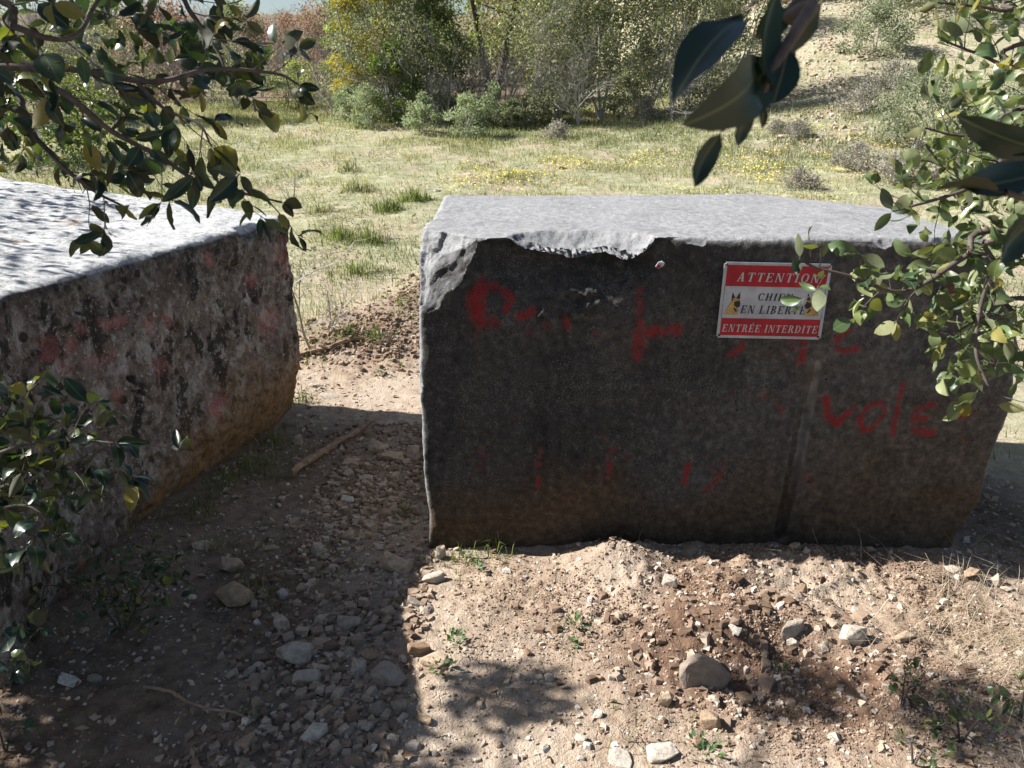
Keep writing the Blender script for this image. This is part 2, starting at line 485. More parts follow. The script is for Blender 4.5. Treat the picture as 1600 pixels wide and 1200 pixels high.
def mat_stone(name, a, b, c):
    m, nt, out = new_mat(name); q = NT(nt)
    rnd = q.n("ShaderNodeObjectInfo").outputs["Random"]
    v = q.coord()
    n = q.noise(5, 5, 0.65, v); n2 = q.noise(40, 3, 0.7, v)
    base = q.ramp(rnd, [(0.0, a), (0.5, b), (1.0, c)])
    cc = q.mix(q.ramp(n, [(0.4, 0.0), (0.65, 0.7)]), base, tuple(x * 0.62 for x in a))
    cc = q.mix(q.ramp(n2, [(0.6, 0.0), (0.75, 0.35)]), cc, c)
    h = q.math('ADD', n, q.math('MULTIPLY', n2, 0.3))
    nt.links.new(q.bsdf(cc, 0.9, 0.2, q.bump(h, 0.5, 0.02)), out.inputs[0])
    return m

M = {}
M['ground'] = mat_ground()
M['rblock'] = mat_right_block()
M['lblock'] = mat_left_block()
M['bark'] = mat_simple("bark", (0.085, 0.068, 0.056), 0.9, 0.15, noise_scale=30, amount=0.5, bump=0.4)
M['twig'] = mat_simple("twig_bark", (0.095, 0.078, 0.068), 0.85, 0.2, noise_scale=60, amount=0.4)
M['grey_twig'] = mat_simple("grey_twig", (0.36, 0.335, 0.31), 0.9, 0.1, noise_scale=8, amount=0.35)
M['stick'] = mat_simple("dead_wood", (0.25, 0.168, 0.115), 0.85, 0.2, noise_scale=22, amount=0.45, bump=0.5)
M['oak'] = mat_oak_leaf("holm_oak_leaf")
M['stone'] = mat_stone("limestone_tan", (0.33, 0.222, 0.142), (0.43, 0.315, 0.215), (0.57, 0.47, 0.36))
M['stone_grey'] = mat_stone("limestone_grey", (0.27, 0.222, 0.180), (0.36, 0.300, 0.245), (0.50, 0.435, 0.365))
M['stone_white'] = mat_stone("limestone_white", (0.44, 0.365, 0.285), (0.54, 0.47, 0.385), (0.66, 0.61, 0.53))

# ------------------------------------------------------------------ the ground, one sheet out to the hills
def axis_lines(lo, a, b, hi, fine, grow, mx):
    core = list(np.arange(a, b, fine)) + [b]
    out = core[:]
    s = fine; x = b
    while x < hi:
        s = min(s * grow, mx); x += s; out.append(x)
    s = fine; x = a
    while x > lo:
        s = min(s * grow, mx); x -= s; out.insert(0, x)
    return np.array(out)

gx = axis_lines(-150, -1.6, 2.05, 150, 0.0115, 1.055, 8.0)
gy = axis_lines(-12, 1.52, 2.75, 330, 0.0115, 1.017, 8.0)
GX, GY = np.meshgrid(gx, gy)
gxf, gyf = GX.ravel(), GY.ravel()
gzf = ground_z(gxf, gyf)
nxg, nyg = len(gx), len(gy)
ii = (np.arange(nyg - 1)[:, None] * nxg + np.arange(nxg - 1)[None, :]).ravel()
GF = np.stack([ii, ii + 1, ii + nxg + 1, ii + nxg], 1)
pg = xy0(gxf, gyf)
nzg = fbm(pg, 1.3, 4, seed=77)
a_turf = sstep(5.4, 7.5, gyf + 0.9 * nzg)
a_turf = np.maximum(a_turf, 0.7 * sstep(4.6, 5.6, gyf) * sstep(-0.9, -1.4, gxf + 0.3 * nzg))
a_turf = a_turf * (1 - 0.75 * sstep(13, 20, gyf) * sstep(4.2, 6.5, gxf))
a_turf = a_turf * (1 - 0.85 * sstep(15.0, 17.5, gyf + nzg) * sstep(6.0, 3.5, gxf))
a_turf = np.maximum(a_turf, 0.8 * sstep(1.8, 2.3, gxf + 0.2 * nzg) * sstep(2.9, 3.6, gyf + 0.3 * nzg))
a_dug = np.clip(loose(gxf, gyf) * (0.55 + 0.8 * fbm(pg, 3, 3, seed=78)) * np.where(gyf > 4, 1.5, 1.05)
                + 1.2 * gauss2(gxf, gyf, 0.66, 2.06, 0.34, 0.22) * (0.8 + nzg) + 0.8 * gauss2(gxf, gyf, 1.05, 1.85, 0.3, 0.16) * (0.8 + nzg), 0, 1)
a_humus_shade = np.clip(sstep(-0.45, -0.95, gxf + 0.12 * nzg + 0.05 * (gyf - 2.5)) * sstep(4.3, 3.6, gyf) * 0.85 + 0.55 * sstep(-0.22, -0.36, gxf) * sstep(4.0, 3.6, gyf), 0, 1)  # humus by the left block; along the path, cast shade put into colour
a_humus_shade = a_humus_shade * (0.75 + 0.5 * nzg)
a_humus_shade = np.maximum(a_humus_shade, 0.75 * sstep(15.5, 18.5, gyf + nzg) * sstep(6.0, 3.5, gxf))
a_humus_shade = np.maximum(a_humus_shade, 0.8 * gauss2(gxf, gyf, 2.0, 3.0, 0.35, 0.6))  # leaf-litter soil and the right block's shade, both in this dark patch
a_crack = sstep(4.2, 3.4, gyf) * (1 - loose(gxf, gyf)) * sstep(0.9, 0.5, gxf)
a_chips = np.ones_like(gxf) * sstep(9, 5, gyf) + sstep(14, 18, gyf) * sstep(4, 6, gxf)
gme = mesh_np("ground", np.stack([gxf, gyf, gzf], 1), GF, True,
              dict(turf=a_turf, dug=a_dug, humus_shade=np.clip(a_humus_shade, 0, 1), crack=a_crack, chips=np.clip(a_chips, 0, 1) * (1 - 0.85 * np.clip(a_humus_shade, 0, 1))))
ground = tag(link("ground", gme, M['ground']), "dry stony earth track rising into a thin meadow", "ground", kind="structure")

# ------------------------------------------------------------------ the two quarried blocks
def lattice(ni, nj, nk, faces, back_stride=None):
    """grid points on chosen faces of a box, shared along the edges; integer (i,j,k)"""
    quads = []
    def grid(A, B, mk, flip):
        a = np.arange(A + 1); b = np.arange(B + 1)
        AA, BB = np.meshgrid(a, b, indexing='ij')
        ijk = mk(AA.ravel(), BB.ravel())
        key = (ijk[0] * (nj + 1) + ijk[1]) * (nk + 1) + ijk[2]
        K = key.reshape(A + 1, B + 1)
        f = np.stack([K[:-1, :-1], K[1:, :-1], K[1:, 1:], K[:-1, 1:]], -1).reshape(-1, 4)
        quads.append(f[:, ::-1] if flip else f)
    z = lambda a: np.zeros_like(a)
    if 'front' in faces: grid(ni, nk, lambda a, b: (a, z(a), b), False)
    if 'back' in faces: grid(ni, nk, lambda a, b: (a, z(a) + nj, b), True)
    if 'left' in faces: grid(nj, nk, lambda a, b: (z(a), a, b), True)
    if 'right' in faces: grid(nj, nk, lambda a, b: (z(a) + ni, a, b), False)
    if 'top' in faces: grid(ni, nj, lambda a, b: (a, b, z(a) + nk), False)
    Q = np.concatenate(quads, 0)
    keys, inv = np.unique(Q.ravel(), return_inverse=True)
    F = inv.reshape(-1, 4)
    k = keys % (nk + 1); r = keys // (nk + 1); j = r % (nj + 1); i = r // (nj + 1)
    return i, j, k, F

def round_box(P, size, r):
    lo = np.array([0, 0, -1.0]) + r[:, None]; hi = np.array(size)[None, :] - r[:, None]
    q = np.clip(P, lo, hi)
    d = P - q; l = np.linalg.norm(d, axis=1, keepdims=True)
    n = d / np.maximum(l, 1e-9)
    return q + n * r[:, None], n

def seg_dist(P, pts):
    """distance of 2-D points to a polyline"""
    best = np.full(len(P), 1e9)
    for (ax, ay), (bx, by) in zip(pts[:-1], pts[1:]):
        d = np.array([bx - ax, by - ay]); L = max(float(d @ d), 1e-12)
        t = np.clip(((P[:, 0] - ax) * d[0] + (P[:, 1] - ay) * d[1]) / L, 0, 1)
        best = np.minimum(best, np.hypot(P[:, 0] - ax - t * d[0], P[:, 1] - ay - t * d[1]))
    return best

RB_O = Vector((-0.322, 2.67, 0.0)); RB_W, RB_D, RB_H = 1.99, 1.2, 1.19
def front_uv(px, py):                       # pixel -> (x, z) on the right block's front face
    d = ray(px, py); t = RB_O.y / d.y
    return (d.x * t - RB_O.x, CAM_H + d.z * t)

def build_right_block():
    ni, nj, nk = 400, 100, 240
    i, j, k, F = lattice(ni, nj, nk, ('front', 'left', 'right', 'top'))
    zlo = -0.18
    P = np.stack([i / ni * RB_W, (j / nj) ** 1.6 * RB_D, zlo + k / nk * (RB_H - zlo)], 1)
    rr = 0.010 + 0.034 * np.clip(0.5 + fbm(P, 6.0, 4, seed=4), 0, 1)
    P, N = round_box(P, (RB_W, RB_D, RB_H), rr)
    front = N[:, 1] < -0.8
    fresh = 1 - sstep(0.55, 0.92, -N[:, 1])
    # overall waviness and grain
    big = fbm(P, 1.4, 3, seed=9); mid = fbm(P, 7, 4, 0.5, seed=13); fine = fbm(P, 45, 3, 0.6, seed=15)
    amp = np.where(N[:, 2] > 0.7, 0.35, 1.0)
    P = P + N * (0.012 * big + 0.010 * mid * amp + 0.0032 * fine)[:, None]
    P[:, 1] += np.where(N[:, 1] < -0.3, 0.060 * sstep(0.10, 0.34, P[:, 0]) * sstep(0.92, 0.66, P[:, 0]) * sstep(0.92, 1.12, P[:, 2] + 0.05 * fbm(P, 5, 3, seed=29)), 0)
    # ellipsoidal spalls along the upper edge, the scar on the face
    def scoop(P, c, r, amp, fq, seed, keep=None):
        c = np.array(c); r = np.array(r)
        q = (P - c) / r
        l = np.linalg.norm(q, axis=1)
        lim = 1 + amp * fbm(c + (P - c) / np.maximum(l, 1e-6)[:, None], fq, 4, 0.55, seed=seed)
        ins = l < lim
        if keep is not None: ins &= keep
        s = np.where(ins, lim / np.maximum(l, 1e-6), 1.0)
        return c + (P - c) * s[:, None], ins
    for c, r, a, fq, sd in (((0.54, 0.0, 1.30), (0.33, 0.21, 0.172), 0.22, 8, 31),
                            ((0.70, 0.0, 1.25), (0.11, 0.12, 0.13), 0.25, 10, 32),
                            ((0.96, -0.06, 1.255), (0.17, 0.10, 0.115), 0.30, 12, 33),
                            ((1.28, -0.05, 1.25), (0.20, 0.085, 0.09), 0.35, 14, 34),
                            ((1.58, -0.06, 1.24), (0.22, 0.10, 0.10), 0.35, 14, 35),
                            ((1.86, -0.05, 1.27), (0.16, 0.12, 0.14), 0.30, 12, 36)):
        def floor_of(x_, y_):
            flat = np.stack([x_, y_, x_ * 0 + sd], 1)
            q2 = 1 - ((x_ - c[0]) / r[0]) ** 2 - ((y_ - c[1]) / r[1]) ** 2 + a * fbm(flat, fq, 3, 0.55, seed=sd)
            return q2, c[2] - r[2] * np.sqrt(np.clip(q2, 0, None)) + 0.012 * fbm(flat, 13, 4, 0.6, seed=sd + 20) + 0.0035 * fbm(flat, 60, 2, seed=sd + 25)
        q2, low_ = floor_of(P[:, 0], P[:, 1])
        ins = (q2 > 0) & (P[:, 2] > low_)
        P[:, 2] = np.where(ins, low_, P[:, 2])
        # front points above the break gather on its lip, column by column
        fr = np.where(j == 0)[0]; safe = fr[~ins[fr]]
        top_k = np.full(ni + 1, -1); np.maximum.at(top_k, i[safe], k[safe])
        lut = np.full((ni + 1, nk + 1), -1); lut[i[fr], k[fr]] = fr
        gone = fr[ins[fr] & (top_k[i[fr]] >= 0) & (k[fr] > top_k[i[fr]])]
        if len(gone):
            src = lut[i[gone], top_k[i[gone]]]
            P[gone, 0] = P[src, 0]; P[gone, 1] = P[src, 1]
            P[gone, 2] = np.maximum(P[src, 2], floor_of(P[src, 0], P[src, 1])[1])
        fresh = np.maximum(fresh, ins * np.clip(0.36 + 0.9 * fbm(P, 11, 4, 0.65, seed=sd + 30), 0, 1))
    P, ins = scoop(P, (0.50, -0.40, 1.01), (0.42, 0.414, 0.30), 0.05, 9, 37)
    scar = ins & (P[:, 1] > -0.03)
    P[:, 1] += scar * (0.034 * fbm(P, 15, 5, 0.7, seed=38) + 0.012 * fbm(P, 55, 2, seed=39) - 0.006)
    fresh = np.maximum(fresh, scar * 0.10 * (0.4 + fbm(P, 20, 3, seed=40)))
    def facets(P, m, count, tilt, seed):
        """angular break: every point takes the tilted plane of its nearest seed"""
        g_ = np.random.default_rng(seed)
        out = np.zeros(len(P)); idx = np.where(m)[0]
        if len(idx) == 0: return out
        S = P[idx[g_.integers(0, len(idx), count)]]; Tt = g_.normal(0, tilt, (count, 3))
        for a_ in range(0, len(idx), 20000):
            b_ = idx[a_:a_ + 20000]
            D = ((P[b_][:, None, :] - S[None]) ** 2).sum(2); k_ = D.argmin(1)
            out[b_] = ((P[b_] - S[k_]) * Tt[k_]).sum(1)
        return np.clip(out, -0.02, 0.02)
    chip = (fresh > 0.5) & (P[:, 2] > 1.02) & (P[:, 1] < 0.2) & (P[:, 2] < 1.185)
    # broken corner on the left: two rough planes
    for c, n, a, sd in (((0.0, 0.0, 0.90), (-0.50, -0.70, 0.50), 0.030, 41), ((0.0, 0.0, 0.62), (-0.90, -0.43, 0.05), 0.022, 43)):
        n = np.array(n); n /= np.linalg.norm(n)
        d = (P - np.array(c)) @ n - 0.006 + a * fbm(P, 9, 4, 0.55, seed=sd)
        cut = d > 0
        P = P - np.where(cut, d, 0)[:, None] * n
        P = P + np.where(cut, 0.008 * fbm(P, 16, 5, 0.72, seed=sd + 1), 0)[:, None] * n
        fresh = np.maximum(fresh, np.where(cut, 0.24 + 0.95 * fbm(P, 9, 5, 0.7, seed=sd + 3), 0))
        P = P + facets(P, cut, 14, 0.16, sd + 5)[:, None] * n
    # bulging right side and curved back edge
    zz = P[:, 2]
    bulge = np.interp(zz, [-0.2, 0.0, 0.3, 0.62, 0.9, 1.19], [0.03, 0.055, 0.09, 0.155, 0.08, -0.05])
    w = sstep(1.45, 1.95, P[:, 0])
    P[:, 0] += w * bulge * 1.0 + w * 0.03 * fbm(P, 5, 3, seed=51) - w * 0.02
    P[:, 1] *= 1 - 0.40 * sstep(1.35, 2.0, P[:, 0]) ** 1.2 + 0.04 * sstep(0.2, 1.0, P[:, 0])
    # plug-and-feather drill groove
    g0, g1 = front_uv(1271, 575), front_uv(1221, 838)
    uv = P[:, [0, 2]]
    gd = seg_dist(uv, [g0, g1])
    onf = (P[:, 1] < 0.06)
    half = 0.026
    dep = np.where(onf, np.sqrt(np.clip(half ** 2 - gd ** 2, 0, None)), 0) * 1.35
    tpos = np.clip((g0[1] - uv[:, 1]) / (g0[1] - g1[1]), 0, 1)
    dep *= sstep(0.05, 0.28, tpos)
    P[:, 1] += dep
    # marks
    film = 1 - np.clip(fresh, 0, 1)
    nn = fbm(P, 3.2, 4, seed=61)
    ochre = np.where(P[:, 1] < 0.08, sstep(0.40, 0.05, P[:, 2] + 0.26 * nn - 0.02 * P[:, 0]) * 0.62, 0.0)
    ochre = np.maximum(ochre, onf * 0.7 * np.exp(-(np.hypot(uv[:, 0] - g0[0], (uv[:, 1] - g0[1] + 0.03) * 0.5) / 0.03) ** 2) * (fbm(P, 30, 2, seed=62) > -0.1))
    ochre = np.maximum(ochre, 0.4 * np.where(P[:, 1] < 0.08, sstep(1.1, 1.7, P[:, 0]) * sstep(0.85, 0.3, P[:, 2] + 0.3 * nn), 0))
    scale = onf * 0.75 * sstep(0.036, 0.022, gd) * np.where(uv[:, 0] > g0[0] + (g1[0] - g0[0]) * tpos + 0.006, 1.0, 0.25 * sstep(0.6, 0.2, tpos)) * sstep(1.0, 0.35, tpos) * np.clip(0.6 + fbm(P, 25, 3, seed=63), 0, 1)  # pale scale near the top; right half lightened, its lit side painted in
    STROKES = [
        ([(753, 450), (744, 474), (752, 505)], 21, .95), ([(750, 452), (772, 449)], 13, .8), ([(752, 500), (770, 503)], 17, .9),
        ([(786, 455), (798, 468), (791, 485)], 10, .9), ([(813, 493), (829, 487)], 13, .85), ([(823, 518), (858, 507)], 11, .45),
        ([(884, 497), (886, 513)], 9, .85), ([(930, 519), (936, 522)], 8, .5), ([(742, 512), (746, 532)], 10, .4), ([(790, 514), (796, 522)], 9, .4),
        ([(1000, 455), (999, 500), (996, 552)], 11, .7), ([(1008, 519), (1056, 515)], 15, .9), ([(998, 515), (996, 556)], 14, .9), ([(1010, 562), (1055, 556), (1072, 545)], 6, .3),
        ([(1163, 522), (1157, 545), (1139, 554)], 8, .85), ([(1208, 526), (1188, 538), (1206, 548), (1190, 557)], 7, .4), ([(1222, 545), (1215, 556), (1228, 556)], 6, .35),
        ([(1254, 526), (1256, 546), (1251, 568)], 10, .95), ([(1232, 527), (1240, 543), (1256, 546)], 7, .55), ([(1327, 518), (1309, 527), (1307, 545), (1322, 549), (1338, 545)], 9, .9),
        ([(1145, 613), (1166, 609)], 7, .45), ([(1192, 619), (1214, 625), (1222, 640)], 9, .6), ([(1222, 640), (1218, 656)], 7, .3),
        ([(1293, 622), (1293, 648), (1309, 663)], 11, 1), ([(1309, 663), (1322, 648), (1336, 638)], 8, .95),
        ([(1376, 628), (1353, 637), (1342, 658), (1352, 673), (1370, 664), (1385, 642), (1376, 628)], 8, .95),
        ([(1411, 601), (1402, 640), (1394, 680)], 7.5, .9), ([(1456, 632), (1436, 639), (1428, 655), (1446, 654)], 9, .95), ([(1428, 655), (1430, 674), (1456, 677)], 9, .95),
        ([(1487, 630), (1500, 636)], 9, .7), ([(1502, 652), (1524, 645)], 9, .85), ([(1500, 668), (1506, 692)], 8, .6), ([(1478, 640), (1480, 660)], 7, .4),
        ([(758, 678), (754, 735)], 9, .45), ([(735, 705), (748, 700)], 12, .45), ([(845, 690), (838, 762)], 9, .5), ([(842, 745), (840, 760)], 9, .7), ([(942, 682), (950, 689)], 7, .7),
        ([(956, 704), (950, 745)], 9, .65), ([(978, 716), (990, 714)], 9, .4), ([(1075, 728), (1069, 754)], 9, .85), ([(1132, 725), (1122, 748), (1104, 766)], 7, .75), ([(1104, 715), (1118, 745)], 6, .5),
        ([(1258, 742), (1272, 760)], 8, .5), ([(1270, 708), (1266, 730)], 7, .35), ([(1484, 450), (1476, 476), (1466, 500)], 9, .8), ([(1375, 468), (1400, 465), (1425, 470)], 8, .4),
    ]
    paint = np.zeros(len(P))
    ntex = fbm(np.stack([P[:, 0], P[:, 2], P[:, 0] * 0], 1), 55, 3, 0.65, seed=71)
    edge = fbm(np.stack([P[:, 0], P[:, 2], P[:, 0] * 0], 1), 28, 2, seed=72)
    for pts, w_, a in STROKES:
        uvp = [front_uv(*p) for p in pts]
        r = w_ * 0.00225 * 0.5
        d = seg_dist(uv, uvp)
        body = sstep(r * 1.9, r * 0.25, d + 0.6 * r * edge)
        wear = sstep(1.05 - 1.30 * a, 1.55 - 1.15 * a, ntex * 1.25 + 0.5)
        paint = np.maximum(paint, body * wear * min(1, a * 1.02) * 0.85)
    paint *= onf
    V = P + np.array(RB_O)[None, :]
    # plain back, closed below the turf
    worn = np.clip(0.75 * sstep(0.95, 1.75, P[:, 0] + 0.35 * nn) + 0.35 * sstep(0.55, 1.0, P[:, 0]) * sstep(0.9, 0.5, P[:, 2] + 0.3 * nn) + 0.25 * np.clip(nn, 0, 1), 0, 0.9)
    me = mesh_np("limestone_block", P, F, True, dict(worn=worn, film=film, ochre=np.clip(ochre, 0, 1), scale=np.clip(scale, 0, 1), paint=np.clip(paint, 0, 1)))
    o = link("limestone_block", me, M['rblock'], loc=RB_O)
    tag(o, "dark squared limestone block carrying the warning sign and red painted words", "stone block", "quarried blocks closing the track")
    # back face, coarser (nothing but sky and meadow looks at it)
    bi, bk = np.meshgrid(np.arange(0, ni + 1, 10), np.arange(0, nk + 1, 10), indexing='ij')
    key = {(a, b): n for n, (a, b) in enumerate(zip(i[j == nj], k[j == nj]))}
    ids = np.where(j == nj)[0]
    # the row of points at j == nj exists only on the rim; rebuild the inside by interpolation
    rimL = {int(b): P[n] for n, (a, b) in zip(ids, zip(i[ids], k[ids])) if a == 0}
    rimR = {int(b): P[n] for n, (a, b) in zip(ids, zip(i[ids], k[ids])) if a == ni}
    rimT = {int(a): P[n] for n, (a, b) in zip(ids, zip(i[ids], k[ids])) if b == nk}
    BV = []
    for a in range(0, ni + 1, 10):
        for b in range(0, nk + 1, 10):
            t = a / ni
            L, R, T = rimL[b], rimR[b], rimT[a]
            p = L * (1 - t) + R * t
            q_ = np.array([T[0], T[1], p[2]])
            s = min(1.0, 4 * min(t, 1 - t))
            BV.append(p * (1 - s) + q_ * s if b < nk else T)
    nb = nk // 10 + 1
    BF = [(x * nb + y, x * nb + y + 1, (x + 1) * nb + y + 1, (x + 1) * nb + y) for x in range(ni // 10) for y in range(nk // 10)]
    bme = mesh_np("back_face", np.array(BV), np.array(BF), True, dict(film=np.zeros(len(BV)), ochre=np.zeros(len(BV)), scale=np.zeros(len(BV)), paint=np.zeros(len(BV))))
    link("back_face", bme, M['rblock'], o)
    return o

LB_A = Vector((-1.115, 4.10, 0.0))
LB_L, LB_D, LB_H = 2.2, 2.7, 1.05
def build_left_block():
    # local: x = along the visible face from the far corner towards the camera, y = into the block, z up
    ni, nj, nk = 320, 125, 180
    i, j, k, F = lattice(ni, nj, nk, ('front', 'left', 'right', 'top'))
    zlo = -0.2
    P = np.stack([i / ni * LB_L, j / nj * LB_D, zlo + k / nk * (LB_H - zlo)], 1)
    rr = 0.020 + 0.035 * np.clip(0.5 + fbm(P, 3.5, 3, seed=104), 0, 1)
    P, N = round_box(P, (LB_L, LB_D, LB_H), rr)
    top = sstep(0.55, 0.85, N[:, 2])
    big = fbm(P, 1.5, 3, seed=109); mid = fbm(P, 6, 5, 0.6, seed=113); fine = fbm(P, 40, 3, 0.6, seed=115)
    P = P + N * (0.028 * big + (0.020 - 0.011 * top) * mid + (0.006 - 0.003 * top) * fine)[:, None]
    P = P + N * (top * (0.014 * np.clip(fbm(P, 7, 4, seed=117), 0, 1) + 0.004 * fbm(P, 30, 3, 0.6, seed=118)))[:, None]
    # fracture under the far end: bare ochre stone
    ochre = np.zeros(len(P))
    for c, n, a, sd in (((0.0, 0.0, 0.36), (-0.16, -0.96, -0.26), 0.03, 131), ((0.45, 0.0, 0.28), (-0.06, -0.96, -0.26), 0.035, 133)):
        n = np.array(n); n /= np.linalg.norm(n)
        d = (P - np.array(c)) @ n + a * fbm(P, 3.5, 3, 0.55, seed=sd) - 0.01
        cut = (d > 0) & (P[:, 1] < 0.35)
        P = P - np.where(cut, d, 0)[:, None] * n
        ochre = np.maximum(ochre, np.where(cut, np.clip(0.7 + 0.6 * fbm(P, 6, 4, 0.6, seed=sd + 9), 0, 1), 0))
    P = P + N * (ochre * 0.010 * fbm(P, 9, 3, seed=135))[:, None]
    ochre = np.maximum(ochre, np.where(P[:, 1] < 0.4, 0.85 * sstep(0.52, 0.12, P[:, 2] + 0.16 * fbm(P, 4, 4, 0.6, seed=136) + 0.16 * sstep(0.5, 1.4, P[:, 0])), 0) * sstep(1.6, 0.9, P[:, 0]))
    P = P - N * (np.where(N[:, 2] < 0.5, 1.0, 0.4) * 0.014 * np.clip(fbm(P, 26, 2, seed=119) - 0.18, 0, 1) * 3)[:, None]
    # notch in the top edge near the far corner
    c = np.array((0.33, -0.06, 1.09)); r = np.array((0.13, 0.13, 0.12)); q = (P - c) / r
    l = np.linalg.norm(q, axis=1); lim = 1 + 0.3 * fbm(P, 10, 3, seed=137)
    ins = l < lim
    P = c + (P - c) * np.where(ins, lim / np.maximum(l, 1e-6), 1)[:, None]
    # far corner eaten away in steps
    P[:, 0] += sstep(0.30, 0.0, P[:, 0]) * (0.06 * fbm(P * np.array([0, 0.3, 1.0]), 7, 4, 0.6, seed=139) + 0.01)
    nz_ = fbm(P, 2.2, 3, seed=141)
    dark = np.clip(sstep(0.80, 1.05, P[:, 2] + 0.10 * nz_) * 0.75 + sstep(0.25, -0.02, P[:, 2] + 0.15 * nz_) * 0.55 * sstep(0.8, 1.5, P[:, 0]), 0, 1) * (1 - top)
    # warp into place: face bows, top rises to the back
    X = np.interp(P[:, 0], [0, .85, 1.68, 1.95, 2.25], [0, -0.255, -0.485, -0.44, -0.335])
    Y = np.interp(P[:, 0], [0, .85, 1.68, 1.95, 2.25], [0, -0.80, -1.60, -1.86, -2.25])
    X = np.where(P[:, 0] < 0, -P[:, 0] * 0.3, X); Y = np.where(P[:, 0] < 0, -P[:, 0] * 0.95, Y)
    vdir = np.array([-0.985, 0.175])
    W = np.zeros_like(P)
    W[:, 0] = X + P[:, 1] * vdir[0]
    W[:, 1] = Y + P[:, 1] * vdir[1]
    W[:, 2] = P[:, 2] + np.clip(P[:, 2], 0, 2) * 0.11 * P[:, 1]
    # traces of old red paint
    paint = np.zeros(len(P))
    blobs = [(337, 640, 11, 15, .9), (328, 405, 7, 14, .7), (232, 505, 9, 15, .7), (262, 503, 8, 12, .6), (180, 505, 18, 9, .6), (80, 548, 16, 22, .6), (110, 540, 12, 20, .6),
             (100, 575, 14, 10, .5), (130, 518, 12, 12, .5), (250, 570, 14, 12, .5), (182, 615, 9, 14, .6), (345, 620, 12, 16, .5), (390, 440, 10, 10, .5), (420, 500, 14, 24, .45), (440, 400, 14, 30, .4), (150, 560, 30, 14, .4)]
    Wp = W + np.array(LB_A)[None, :]
    rel = Wp - np.array([0, 0, CAM_H])
    dz = rel[:, 1] * CP - rel[:, 2] * SP
    up = rel[:, 1] * SP + rel[:, 2] * CP
    PX = 800 + rel[:, 0] / np.maximum(dz, 0.1) * FPX; PY = 600 - up / np.maximum(dz, 0.1) * FPX
    tx = fbm(P, 30, 3, 0.6, seed=145)
    sidef = (P[:, 1] < 0.2) & (top < 0.3)
    for bx, by, bw, bh, a in blobs:
        d = np.hypot((PX - bx) / bw, (PY - by) / bh) * 0.85 + 1.1 * tx
        paint = np.maximum(paint, sidef * sstep(1.15, 0.35, d) * a * 0.8)
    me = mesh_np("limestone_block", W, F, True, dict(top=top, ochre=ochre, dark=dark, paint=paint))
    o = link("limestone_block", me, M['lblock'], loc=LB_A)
    tag(o, "rough lichen-spotted limestone block with whitish top, left of the gap", "stone block", "quarried blocks closing the track")
    return o

right_block = build_right_block()
left_block = build_left_block()

# ------------------------------------------------------------------ warning sign on the right block
M['plate'] = mat_simple("enamel_white", (0.40, 0.42, 0.455), 0.45, 0.4, noise_scale=17, amount=0.22)
M['sign_red'] = mat_simple("sign_red", (0.36, 0.008, 0.020), 0.5, 0.35, noise_scale=21, amount=0.3)
M['sign_black'] = mat_simple("sign_black", (0.012, 0.012, 0.014), 0.5, 0.4)
M['sign_white'] = mat_simple("sign_lettering_white", (0.45, 0.45, 0.47), 0.45, 0.4)
M['dog_tan'] = mat_simple("dog_print_tan", (0.42, 0.27, 0.09), 0.5, 0.3, noise_scale=60, amount=0.45)
M['screw'] = mat_simple("rusty_screw", (0.05, 0.045, 0.04), 0.5, 0.4, metal=0.5)

